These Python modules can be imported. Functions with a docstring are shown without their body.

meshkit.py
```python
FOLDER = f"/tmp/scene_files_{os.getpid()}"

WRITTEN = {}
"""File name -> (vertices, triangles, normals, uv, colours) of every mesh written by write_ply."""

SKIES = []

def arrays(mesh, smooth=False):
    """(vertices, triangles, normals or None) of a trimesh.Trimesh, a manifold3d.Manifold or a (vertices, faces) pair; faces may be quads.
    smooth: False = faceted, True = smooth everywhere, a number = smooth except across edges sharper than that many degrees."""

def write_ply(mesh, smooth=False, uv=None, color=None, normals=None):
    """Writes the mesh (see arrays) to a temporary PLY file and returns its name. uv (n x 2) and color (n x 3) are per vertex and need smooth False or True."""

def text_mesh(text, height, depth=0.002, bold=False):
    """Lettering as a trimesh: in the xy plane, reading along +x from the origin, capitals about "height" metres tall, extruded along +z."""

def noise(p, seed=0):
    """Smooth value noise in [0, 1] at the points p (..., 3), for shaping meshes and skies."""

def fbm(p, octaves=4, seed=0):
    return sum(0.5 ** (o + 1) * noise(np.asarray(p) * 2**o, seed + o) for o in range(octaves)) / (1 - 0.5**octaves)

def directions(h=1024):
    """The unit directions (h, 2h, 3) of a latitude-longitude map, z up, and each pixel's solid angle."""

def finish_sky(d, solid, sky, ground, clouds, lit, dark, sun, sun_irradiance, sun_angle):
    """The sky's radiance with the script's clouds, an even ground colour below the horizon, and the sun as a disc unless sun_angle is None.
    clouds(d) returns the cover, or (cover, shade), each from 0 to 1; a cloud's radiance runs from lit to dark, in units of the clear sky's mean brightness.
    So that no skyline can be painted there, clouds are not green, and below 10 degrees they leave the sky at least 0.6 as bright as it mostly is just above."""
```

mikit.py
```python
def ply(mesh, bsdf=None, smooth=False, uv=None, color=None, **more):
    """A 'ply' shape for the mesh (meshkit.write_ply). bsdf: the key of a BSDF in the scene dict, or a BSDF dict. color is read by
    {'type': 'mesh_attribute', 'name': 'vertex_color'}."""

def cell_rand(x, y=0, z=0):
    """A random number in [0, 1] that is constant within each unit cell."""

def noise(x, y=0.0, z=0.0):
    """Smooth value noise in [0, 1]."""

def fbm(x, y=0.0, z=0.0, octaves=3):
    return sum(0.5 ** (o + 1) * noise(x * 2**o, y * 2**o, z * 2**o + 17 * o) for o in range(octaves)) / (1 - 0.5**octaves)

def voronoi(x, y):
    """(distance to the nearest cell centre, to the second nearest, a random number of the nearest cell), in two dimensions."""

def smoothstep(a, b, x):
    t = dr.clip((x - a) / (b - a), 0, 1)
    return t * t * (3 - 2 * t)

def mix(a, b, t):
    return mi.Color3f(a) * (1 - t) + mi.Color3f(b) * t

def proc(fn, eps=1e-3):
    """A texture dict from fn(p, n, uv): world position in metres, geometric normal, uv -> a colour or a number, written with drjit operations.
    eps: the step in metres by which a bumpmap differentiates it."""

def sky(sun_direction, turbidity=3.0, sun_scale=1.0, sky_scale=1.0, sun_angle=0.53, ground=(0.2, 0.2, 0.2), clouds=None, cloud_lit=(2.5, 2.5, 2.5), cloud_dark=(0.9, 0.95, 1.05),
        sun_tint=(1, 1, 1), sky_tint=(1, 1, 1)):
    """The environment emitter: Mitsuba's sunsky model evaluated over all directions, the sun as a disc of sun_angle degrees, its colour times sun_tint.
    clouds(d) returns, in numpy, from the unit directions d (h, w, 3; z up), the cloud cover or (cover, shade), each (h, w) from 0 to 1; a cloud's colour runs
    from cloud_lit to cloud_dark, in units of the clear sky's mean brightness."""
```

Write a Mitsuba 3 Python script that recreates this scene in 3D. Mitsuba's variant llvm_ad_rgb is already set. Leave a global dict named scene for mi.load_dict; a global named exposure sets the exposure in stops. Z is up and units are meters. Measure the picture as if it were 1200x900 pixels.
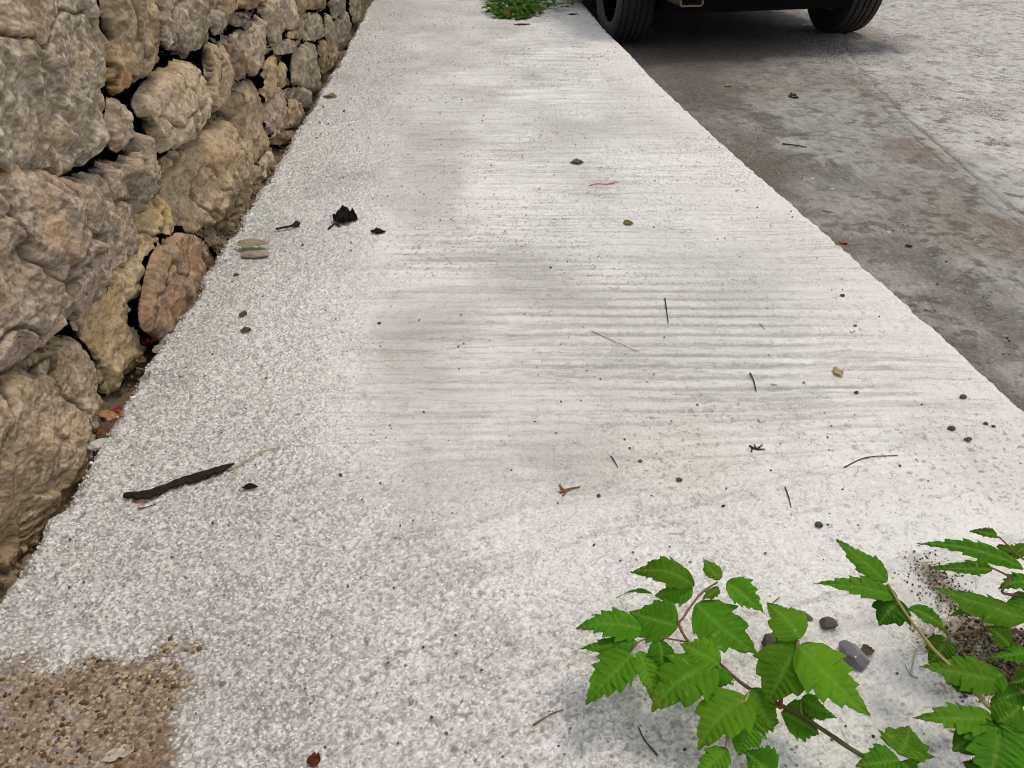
import math, random
import numpy as np, trimesh, shapely, drjit as dr, mitsuba as mi, mikit
from meshkit import noise, fbm
from scipy.spatial import Delaunay, Voronoi, cKDTree
from shapely.geometry import Polygon, Point, box
from shapely.ops import unary_union

T = mi.ScalarTransform4f
rng = np.random.default_rng(7)
random.seed(7)
scene, labels = {}, {}

# ------------------------------------------------------------------ camera, sky, exposure
F_PX, PITCH, CAM_H = 900.0, math.radians(32.48), 0.63          # for a 1200 px wide picture
YAW = math.radians(4.29)
FW = np.array([math.sin(YAW) * math.cos(PITCH), math.cos(YAW) * math.cos(PITCH), -math.sin(PITCH)])
RT = np.array([math.cos(YAW), -math.sin(YAW), 0.0])
UP = np.cross(RT, FW)
EYE = np.array([0, 0, CAM_H])
scene['camera'] = {'type': 'perspective', 'fov': math.degrees(2 * math.atan(600 / F_PX)), 'fov_axis': 'x', 'near_clip': 0.02, 'far_clip': 2000.0,
                   'to_world': T().look_at(origin=EYE.tolist(), target=(EYE + FW).tolist(), up=[0, 0, 1])}
scene['daylight'] = mikit.sky([0.30, 0.12, 1.0], turbidity=3, sun_scale=0.3, sun_angle=17, clouds=lambda d: 1.0, sun_tint=(0.97, 1.0, 1.04),
                              cloud_lit=(2.4, 2.42, 2.5))
exposure = 1.74


def at(x, y, z=0.0):
    """The point at height z that a pixel of the 1200x900 photograph shows: used to survey where things lie."""
    d = FW + RT * (x - 600) / F_PX - UP * (y - 450) / F_PX
    return EYE + d * (z - CAM_H) / d[2]


# ------------------------------------------------------------------ helpers
def key_for(name):
    if not any(k == name or k.startswith(name + '__') for k in scene) and name not in labels:
        return name
    i = 1
    while any(k == f'{name}_{i:03d}' or k.startswith(f'{name}_{i:03d}__') for k in scene) or f'{name}_{i:03d}' in labels:
        i += 1
    return f'{name}_{i:03d}'


COUNT = {}


def numbered(base):
    n = COUNT.get(base, 0)
    COUNT[base] = n + 1
    return base if n == 0 else f'{base}_{n:03d}'


def add(name, mesh, bsdf, smooth=False, color=None, label=None, cat=None, group=None, kind=None, parent=None, uv=None):
    key = numbered(f'{parent}__{name}' if parent else name)
    scene[key] = mikit.ply(mesh, bsdf, smooth, color=color, uv=uv)
    info = {}
    if label: info['label'] = label
    if cat: info['category'] = cat
    if group: info['group'] = group
    if kind: info['kind'] = kind
    if info: labels[key] = info
    return key


def thing(name, label, cat, group=None):
    key = numbered(name)
    labels[key] = {'label': label, 'category': cat, **({'group': group} if group else {})}
    return key


def unit(v):
    v = np.asarray(v, float)
    return v / (np.linalg.norm(v, axis=-1, keepdims=True) + 1e-12)


def lerp(a, b, t):
    t = np.asarray(t)[..., None]
    return np.asarray(a) * (1 - t) + np.asarray(b) * t


def sst(a, b, x):
    t = np.clip((np.asarray(x) - a) / (b - a), 0, 1)
    return t * t * (3 - 2 * t)


def n2(x, y, s, seed=0):
    """value noise over a plane with cells of s metres"""
    return noise(np.stack([x / s, y / s, np.zeros_like(x) + seed * 3.7], -1), seed)


def f2(x, y, s, octaves=4, seed=0):
    return fbm(np.stack([x / s, y / s, np.zeros_like(x) + seed * 3.7], -1), octaves, seed)


def f2c(x, y, s, octaves=4, seed=0, k=5):
    """f2 on every k-th row and column of a grid, spread over the grid in between: for broad fields"""
    i = np.unique(np.append(np.arange(0, x.shape[0], k), x.shape[0] - 1)); j = np.unique(np.append(np.arange(0, x.shape[1], k), x.shape[1] - 1))
    g = f2(x[np.ix_(i, j)], y[np.ix_(i, j)], s, octaves, seed)
    q = np.interp(np.arange(x.shape[0]), i, np.arange(len(i))); w = np.interp(np.arange(x.shape[1]), j, np.arange(len(j)))
    a, b = np.minimum(q.astype(int), len(i) - 2), np.minimum(w.astype(int), len(j) - 2)
    u, v = (q - a)[:, None], (w - b)[None]
    G = lambda p, r: g[np.ix_(p, r)]
    return (G(a, b) * (1 - v) + G(a, b + 1) * v) * (1 - u) + (G(a + 1, b) * (1 - v) + G(a + 1, b + 1) * v) * u


def grid_faces(nr, nc):
    i = np.arange(nr * nc).reshape(nr, nc)
    a, b, c, d = i[:-1, :-1].ravel(), i[:-1, 1:].ravel(), i[1:, 1:].ravel(), i[1:, :-1].ravel()
    return np.vstack([np.stack([a, b, c], 1), np.stack([a, c, d], 1)])


def tube(points, radii, sides=7, cap=True):
    p = np.asarray(points, float)
    r = np.broadcast_to(np.asarray(radii, float), (len(p),))
    t = unit(np.gradient(p, axis=0))
    a = unit(np.cross(t, [0.13, 0.21, 0.97] if abs(t[0][2]) < .9 else [1, 0, 0]))
    b = np.cross(t, a)
    ang = np.arange(sides) * 2 * np.pi / sides
    v = p[:, None] + r[:, None, None] * (np.cos(ang)[None, :, None] * a[:, None] + np.sin(ang)[None, :, None] * b[:, None])
    n = len(p)
    f = []
    for i in range(n - 1):
        for j in range(sides):
            q = [i * sides + j, i * sides + (j + 1) % sides, (i + 1) * sides + (j + 1) % sides, (i + 1) * sides + j]
            f += [[q[0], q[1], q[2]], [q[0], q[2], q[3]]]
    v = v.reshape(-1, 3)
    if cap:
        v = np.vstack([v, p[:1], p[-1:]])
        for j in range(sides):
            f += [[len(v) - 2, (j + 1) % sides, j], [len(v) - 1, (n - 1) * sides + j, (n - 1) * sides + (j + 1) % sides]]
    return trimesh.Trimesh(v, np.array(f), process=False)


def curve(ctrl, n=16):
    """Catmull-Rom through the control points"""
    c = np.asarray(ctrl, float)
    c = np.vstack([2 * c[0] - c[1], c, 2 * c[-1] - c[-2]])
    out = []
    for i in range(1, len(c) - 2):
        for t in np.linspace(0, 1, n, endpoint=False):
            p0, p1, p2, p3 = c[i - 1:i + 3]
            out.append(.5 * (2 * p1 + (p2 - p0) * t + (2 * p0 - 5 * p1 + 4 * p2 - p3) * t * t + (3 * p1 - p0 - 3 * p2 + p3) * t ** 3))
    return np.array(out + [c[-2]])


def rock(size, seed, sub=3, rough=.18, flat=None, facets=9):
    """a broken stone: an ellipsoid cut by random planes and roughened"""
    r = np.random.default_rng(seed)
    m = trimesh.creation.icosphere(sub)
    v = np.array(m.vertices)
    for _ in range(facets):
        n = unit(r.normal(size=3)); c = r.uniform(.62, .9)
        d = v @ n
        v -= np.maximum(d - c, 0)[:, None] * n
    v *= 1 + rough * (fbm(v * 2.2 + seed * 5.1, 3, seed) - .5)[:, None] * 2
    if flat: v[:, 2] = np.clip(v[:, 2], -flat, flat)
    v *= np.asarray(size) / 2
    return trimesh.Trimesh(v, m.faces, process=False)


def turn(mesh, rz=0, rx=0, ry=0, loc=(0, 0, 0)):
    m = trimesh.transformations.euler_matrix(rx, ry, rz)
    m[:3, 3] = loc
    mesh.apply_transform(m)
    return mesh


# ------------------------------------------------------------------ materials
VC = {'type': 'mesh_attribute', 'name': 'vertex_color'}


def diffuse_rgb(c): return {'type': 'diffuse', 'reflectance': {'type': 'rgb', 'value': list(c)}}


def principled(c, rough=.8, spec=.3, **k): return {'type': 'principled', 'base_color': c if isinstance(c, dict) else {'type': 'rgb', 'value': list(c)}, 'roughness': rough, 'specular': spec, **k}


# concrete: colour of the mesh, with sand grains and pits too fine for the mesh
def rough_zone(p):
    w = .16 * (mikit.fbm(p.x * 2.9, p.y * 2.9, 4.0) - .5)
    near = mikit.smoothstep(.95, .5, p.y)
    return dr.clip(1 - mikit.smoothstep(-.30, -.08, p.x + w) + .42 * near * mikit.smoothstep(.7, .1, p.x + w), 0, 1)


def grains(p, size):
    qx, qy = p.x + .35 * size * mikit.noise(p.x / size * .8, p.y / size * .8, 5.0), p.y + .35 * size * mikit.noise(p.x / size * .8, p.y / size * .8, 8.0)
    return mikit.voronoi(qx / size, qy / size)


def concrete_pits(p, n, uv):
    r = rough_zone(p)
    f1, f2_, w = grains(p, .0023)
    g = mikit.noise(p.x * 700, p.y * 700, p.z * 200)
    m = mikit.fbm(p.x * 95, p.y * 95, 3.0, 2)
    grain = mikit.smoothstep(.52, .80, w + .6 * (m - .5)) * .7 + .3 * mikit.smoothstep(.62, .80, g)
    fine = mikit.smoothstep(.62, .78, .55 * g + .45 * m)
    ph = p.y + .075 * p.x + .012 * mikit.noise(p.x * 6, p.y * 6, 2.0)
    line = mikit.smoothstep(.52, .74, .55 * mikit.noise(p.x * 8, ph * 175, 1.0) + .45 * mikit.noise(p.x * 60, ph * 360, 5.0))
    zone = mikit.smoothstep(.62, .95, p.y) * (.25 + .75 * mikit.smoothstep(.42, .6, mikit.fbm(p.x * 3.2, p.y * 3.2, 7.0, 2)))
    ph2 = p.y - .26 * p.x + .10 * p.x * p.x + .02 * mikit.noise(p.x * 5, p.y * 5, 9.0)
    arc = mikit.smoothstep(.60, .80, .6 * mikit.noise(p.x * 5, ph2 * 62, 3.0) + .4 * mikit.noise(p.x * 45, ph2 * 240, 7.0)) * mikit.smoothstep(.85, .6, p.y) * mikit.smoothstep(-.3, -.1, p.x)
    return dr.clip(r * (.76 * grain) + (1 - r) * (.40 * fine + .12 * grain + .28 * line * zone) + .30 * arc * (1 - .5 * r), 0, .9)


def concrete_height(p, n, uv):
    r = rough_zone(p)
    return (.2 + .8 * r) * (.62 * mikit.noise(p.x * 400, p.y * 400, p.z * 100) + .38 * mikit.noise(p.x * 720, p.y * 720, p.z * 100))


scene['concrete_mat'] = {'type': 'bumpmap', 'scale': 0.0022, 'tex': mikit.proc(concrete_height, eps=5e-4),
                         'bsdf': {'type': 'blendbsdf', 'weight': mikit.proc(concrete_pits), 'a': {'type': 'diffuse', 'reflectance': VC}, 'b': diffuse_rgb((.175, .17, .16))}}


def asphalt_chips(p, n, uv):
    f1, f2_, w = mikit.voronoi(p.x * 120 + 1.2 * mikit.noise(p.x * 60, p.y * 60, 1.0), p.y * 120 + 1.2 * mikit.noise(p.x * 60, p.y * 60, 6.0))
    far = mikit.smoothstep(1.35, 1.9, p.x - .10 * p.y + .12 * mikit.noise(p.x * 3, p.y * 3, 1.0))
    return mikit.smoothstep(.76 - .3 * far, .9 - .25 * far, w) * mikit.smoothstep(.6, .2, f1) * (.16 + .55 * far) + .12 * mikit.noise(p.x * 260, p.y * 260, 4.0)


def asphalt_height(p, n, uv):
    f1, f2_, w = mikit.voronoi(p.x * 105, p.y * 105)
    return mikit.smoothstep(.7, .2, f1) * (.4 + .6 * w) + .35 * mikit.noise(p.x * 330, p.y * 330, 2.0)


def asphalt_dirt(p, n, uv):
    a = mikit.fbm(p.x * 38, p.y * 38, 2.0, 3)
    b = mikit.fbm(p.x * 9, p.y * 9, 6.0, 2)
    return dr.clip(mikit.smoothstep(.50, .72, a) * .42 + .30 * mikit.smoothstep(.5, .7, b) * mikit.smoothstep(.4, .6, a) + .22 * mikit.smoothstep(.6, .8, mikit.noise(p.x * 210, p.y * 210, 3.0)), 0, .85)


scene['asphalt_mat'] = {'type': 'bumpmap', 'scale': 0.0030, 'tex': mikit.proc(asphalt_height, eps=1.2e-3),
                        'bsdf': {'type': 'blendbsdf', 'weight': mikit.proc(asphalt_chips), 'a': {'type': 'blendbsdf', 'weight': mikit.proc(asphalt_dirt), 'a': principled(VC, .75, .35), 'b': diffuse_rgb((.075, .066, .055))}, 'b': diffuse_rgb((.55, .54, .52))}}


def stone_grain(p, n, uv):
    return dr.clip(mikit.smoothstep(.50, .74, .6 * mikit.noise(p.x * 330, p.y * 330, p.z * 330) + .4 * mikit.noise(p.x * 130, p.y * 130, p.z * 130)), 0, 1) * .42


def stone_height(p, n, uv):
    return mikit.fbm(p.x * 170, p.y * 170, p.z * 170, 3)


scene['stone_mat'] = {'type': 'bumpmap', 'scale': 0.0046, 'tex': mikit.proc(stone_height, eps=1.0e-3),
                      'bsdf': {'type': 'blendbsdf', 'weight': mikit.proc(stone_grain), 'a': {'type': 'diffuse', 'reflectance': VC}, 'b': diffuse_rgb((.12, .104, .082))}}


scene['smooth_stone_mat'] = {**scene['stone_mat'], 'scale': 0.0022}


def soil_height(p, n, uv): return mikit.fbm(p.x * 90, p.y * 90, p.z * 90, 4)


scene['soil_mat'] = {'type': 'bumpmap', 'scale': 0.012, 'tex': mikit.proc(soil_height, eps=2e-3), 'bsdf': {'type': 'diffuse', 'reflectance': VC}}
scene['vertex_mat'] = {'type': 'twosided', 'bsdf': principled(VC, .7, .3)}
scene['dry_mat'] = {'type': 'twosided', 'bsdf': {'type': 'diffuse', 'reflectance': VC}}
scene['leaf_mat'] = {'type': 'principledthin', 'base_color': VC, 'roughness': .34, 'spec_trans': 0.0, 'diff_trans': 0.55, 'eta': 1.4}
scene['rubber_mat'] = principled((.036, .035, .034), .7, .35)
scene['paint_mat'] = principled((.42, .43, .45), .3, .5, metallic=.3, clearcoat=.8)
scene['black_plastic_mat'] = principled((.015, .015, .016), .55, .4)
scene['underbody_mat'] = diffuse_rgb((.012, .012, .012))
scene['rim_mat'] = principled((.05, .05, .052), .4, .5, metallic=.6)
scene['steel_mat'] = principled((.24, .19, .15), .5, .5, metallic=.8)
scene['red_lens_mat'] = principled((.35, .01, .012), .15, .5, clearcoat=1.0)
scene['car_glass_mat'] = {'type': 'twosided', 'bsdf': principled((.02, .022, .024), .05, .6)}

# ------------------------------------------------------------------ the setting: pavement slab
XR_Y = np.array([-1.5, .87, 1.43, 2.26, 3.04, 3.305, 3.807, 4.497, 6.02, 7.5, 14])
XR_X = np.array([.812, .813, .815, .809, .815, .822, .846, .858, .939, .93, .9])


def slab_right(y): return np.interp(y, XR_Y, XR_X)


def slab_left(y): return np.interp(y, [-1.5, 4.0, 5.65, 14], [-.5, -.497, -.53, -.55])


def row_spacing(y0, y1, k, lo, hi):
    ys = [y0]
    while ys[-1] < y1:
        y = ys[-1]
        z = max(y, .3) * math.cos(PITCH) + CAM_H * math.sin(PITCH)
        ys.append(y + float(np.clip(k * z * z, lo, hi)))
    return np.array(ys)


def build_slab():
    ys = np.concatenate([np.arange(-1.5, .3, .06), row_spacing(.3, 6.6, .0023, .0016, .02), np.arange(6.8, 14, .4)])
    s = np.concatenate([[0, 0, 0], np.linspace(0, 1, 620), [1, 1, 1]])
    drop = np.concatenate([[.12, .05, .012], np.zeros(620), [.012, .05, .135]])
    out = np.concatenate([[-.002, -.004, -.002], np.zeros(620), [.002, .004, .006]])
    Y, Sg = np.meshgrid(ys, s, indexing='ij')
    D, O = np.broadcast_to(drop, Y.shape), np.broadcast_to(out, Y.shape)
    yc = Y[:, :1]
    xl = slab_left(Y) + .03 * (f2(yc, yc * 0, .10, 3, 3) - .5) + .018 * (n2(yc, yc * 0, .016, 5) - .5)
    xr = slab_right(Y) + .008 * (f2(yc, yc * 0, .06, 3, 8) - .5) + .004 * (n2(yc, yc * 0, .012, 6) - .5)
    X = xl + (xr - xl) * Sg + O
    el, er = X - xl, xr - X                                                                # distance from the two edges
    # where the surface is rough aggregate, brushed, or floated smooth
    wob = .16 * (f2c(X, Y, .35, 4, 11) - .5)
    rough = 1 - sst(-.30, -.10, X + wob - .16 * sst(.85, .45, Y) * 1.6)
    rough = np.clip(rough + .45 * sst(.95, .5, Y) * sst(.62, .15, X + wob), 0, 1)
    brushed = sst(-.22, -.05, X + wob) * sst(.80, .66, X + .5 * wob) * sst(.62, .9, Y + .3 * wob)
    a = -.075 + .30 * sst(1.0, .5, Y)
    ph = Y - a * X + .018 * (f2c(X, Y, .5, 3, 21) - .5) + .0035 * (n2(X, Y, .06, 22) - .5)
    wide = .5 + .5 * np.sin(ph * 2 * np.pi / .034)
    fine = noise(np.stack([X / .11, ph / .0075, X * 0], -1), 31)
    mid = noise(np.stack([X / .20, ph / .017, X * 0], -1), 33)
    zone = np.exp(-(((X - .38) / .25) ** 2 + ((Y - 1.13) / .27) ** 2) ** 1.5)                # the plainly ridged patch
    zone2 = .5 * sst(.45, .65, f2c(X, Y, .45, 3, 41))
    ridge = brushed * (zone * (wide - .5) * 2.2 + (mid - .5) * (.5 + zone2) + .6 * (fine - .5))
    arcs = sst(.85, .5, Y) * sst(-.25, 0, X) * (noise(np.stack([X / .25, (Y - .32 * X + .12 * X * X) / .022, X * 0], -1), 35) - .5)
    l1, l2, l3 = n2(X + .6 * Y, Y - .6 * X, .0050, 51), n2(X - .3 * Y + .3, Y + .3 * X, .0088, 52), n2(X + .2 * Y, Y - .2 * X, .0030, 53)
    lump = sst(.3, .75, .42 * l1 + .30 * l2 + .28 * l3)
    wave = .010 * (f2c(X, Y, .6, 2, 61) - .5) + .004 * (f2(X, Y, .09, 2, 62) - .5)
    Z = wave + rough * (.0024 * (lump - .5) + .0026 * (l3 - .5)) + (1 - rough) * (.0009 * (lump - .5) + .0006 * (l3 - .5)) + .0013 * ridge + .0026 * arcs
    crumb = sst(.05, .0, el) * (.008 * (l2 - .3) + .008 * (n2(X, Y, .018, 63) - .3))
    Z = Z + crumb - .006 * sst(.016, 0, er) * (.3 + n2(X, Y, .02, 64)) - .012 * sst(.014, 0, el)
    Z = np.where(D > 0, -D + (D < .02) * Z, Z)
    # colour: dry cement, damp grey, cream at the kerb, grey dust lying in pits and grooves
    big = f2c(X, Y, .30, 4, 71)
    c = lerp((.625, .627, .62), (.75, .75, .745), sst(.35, .65, big))
    c = lerp(c, (.70, .688, .668), .8 * sst(.35, .05, er + .5 * wob))
    damp = sst(.46, .74, f2(X + .8 * f2c(X, Y, .12, 3, 74) * .15, Y * .7 + .1 * f2c(X, Y, .1, 3, 76), .20, 5, 73)) * (1 - .7 * sst(.2, .02, er))
    c = lerp(c, (.42, .415, .408), .62 * damp)
    c = lerp(c, (.56, .50, .44), .3 * np.exp(-(((X - .30) / .18) ** 2 + ((Y - .78) / .13) ** 2)))
    c = lerp(c, (.58, .55, .51), .15 * sst(.52, .7, f2c(X, Y, .5, 3, 75)))
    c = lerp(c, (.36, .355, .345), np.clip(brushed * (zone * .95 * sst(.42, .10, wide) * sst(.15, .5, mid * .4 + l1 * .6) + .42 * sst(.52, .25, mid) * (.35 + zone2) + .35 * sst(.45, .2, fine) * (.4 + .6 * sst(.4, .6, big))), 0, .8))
    c = lerp(c, (.30, .29, .27), .35 * sst(-.12, -.4, arcs))
    pit = sst(.42, .22, .5 * l1 + .2 * l2 + .3 * l3)
    c = lerp(c, (.23, .215, .195), pit * (.12 + .45 * rough))
    gr = .55 * n2(X * .8 + .6 * Y, Y * .8 - .6 * X, .0030, 91) + .45 * rng.random(X.shape)
    c = lerp(c, (.30, .29, .275), rough * .55 * sst(.46, .28, gr))
    c = lerp(c, (.84, .83, .82), rough * .75 * sst(.52, .70, gr))
    c = c * (1 + (1 - rough) * .22 * (gr - .5))[..., None]
    spots = sst(.78, .86, n2(X, Y, .0045, 77)) * sst(.4, .6, f2c(X, Y, .25, 3, 78))
    c = lerp(c, (.16, .15, .135), .6 * spots)
    brown = Polygon([(-.50, .56), (-.46, .545), (-.42, .535), (-.37, .54), (-.33, .515), (-.30, .505), (-.275, .48), (-.27, .45), (-.262, .40), (-.27, .3), (-.5, .2), (-.56, .45)])
    near = (Y < .72) & (Y > .1) & (X < -.15)
    bd = np.full(X.shape, 1.0)
    pts = shapely.points(X[near], Y[near])
    bd[near] = np.where(shapely.contains(brown, pts), -1, 1) * shapely.distance(brown.exterior, pts)
    ragged = f2(X, Y, .05, 5, 81)
    bm = sst(.012, -.014, bd - .012 + .16 * (ragged - .5) + .04 * (gr - .5) + .06 * sst(.47, .56, Y) * sst(-.3, -.45, X)) * (.72 + .28 * sst(.36, .50, f2(X, Y, .05, 4, 82) + .2 * (gr - .5)))
    bc = lerp((.26, .185, .11), (.38, .30, .21), sst(.35, .7, l2))
    bc = lerp(bc, (.10, .065, .04), np.clip(.75 * pit + .8 * sst(.50, .32, gr), 0, 1))
    bc = lerp(bc, (.52, .43, .31), .8 * sst(.56, .70, gr))
    bc = lerp(bc, (.055, .038, .025), .7 * sst(.74, .84, n2(X, Y, .006, 84)))
    bc = lerp(bc, (.20, .12, .06), .6 * sst(.5, .7, f2(X, Y, .05, 3, 83)))
    c = lerp(c, bc, bm * .95)
    moss = np.exp(-(((X - .50) / .06) ** 2 + ((Y - .455) / .065) ** 2)) + .62 * np.exp(-(((X - .505) / .020) ** 2 + ((Y - .555) / .04) ** 2))
    c = lerp(c, lerp((.10, .08, .055), (.26, .22, .17), sst(.3, .7, gr)), sst(.30, .62, 1.1 * moss + .7 * (gr - .5) + 1.0 * (f2(X, Y, .03, 4, 86) - .5)) * .9)
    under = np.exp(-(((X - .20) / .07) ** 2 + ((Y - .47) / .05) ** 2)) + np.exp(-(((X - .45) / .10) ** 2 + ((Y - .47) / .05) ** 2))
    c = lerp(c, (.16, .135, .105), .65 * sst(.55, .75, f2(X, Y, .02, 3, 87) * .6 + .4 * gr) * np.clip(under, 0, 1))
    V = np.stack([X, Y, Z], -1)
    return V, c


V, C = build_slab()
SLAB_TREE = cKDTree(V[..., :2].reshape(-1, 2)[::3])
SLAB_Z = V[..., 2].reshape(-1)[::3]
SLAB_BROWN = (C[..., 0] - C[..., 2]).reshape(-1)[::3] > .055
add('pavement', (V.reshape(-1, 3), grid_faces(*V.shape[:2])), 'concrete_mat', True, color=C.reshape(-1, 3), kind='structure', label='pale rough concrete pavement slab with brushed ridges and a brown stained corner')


def slab_z(x, y):
    d, i = SLAB_TREE.query([[x, y]], k=5)
    return float(SLAB_Z[i].max())


# ------------------------------------------------------------------ road
def road_z(x, y=0): return -.12 + .018 * np.clip(np.asarray(x) - .9, 0, 3)


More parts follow.
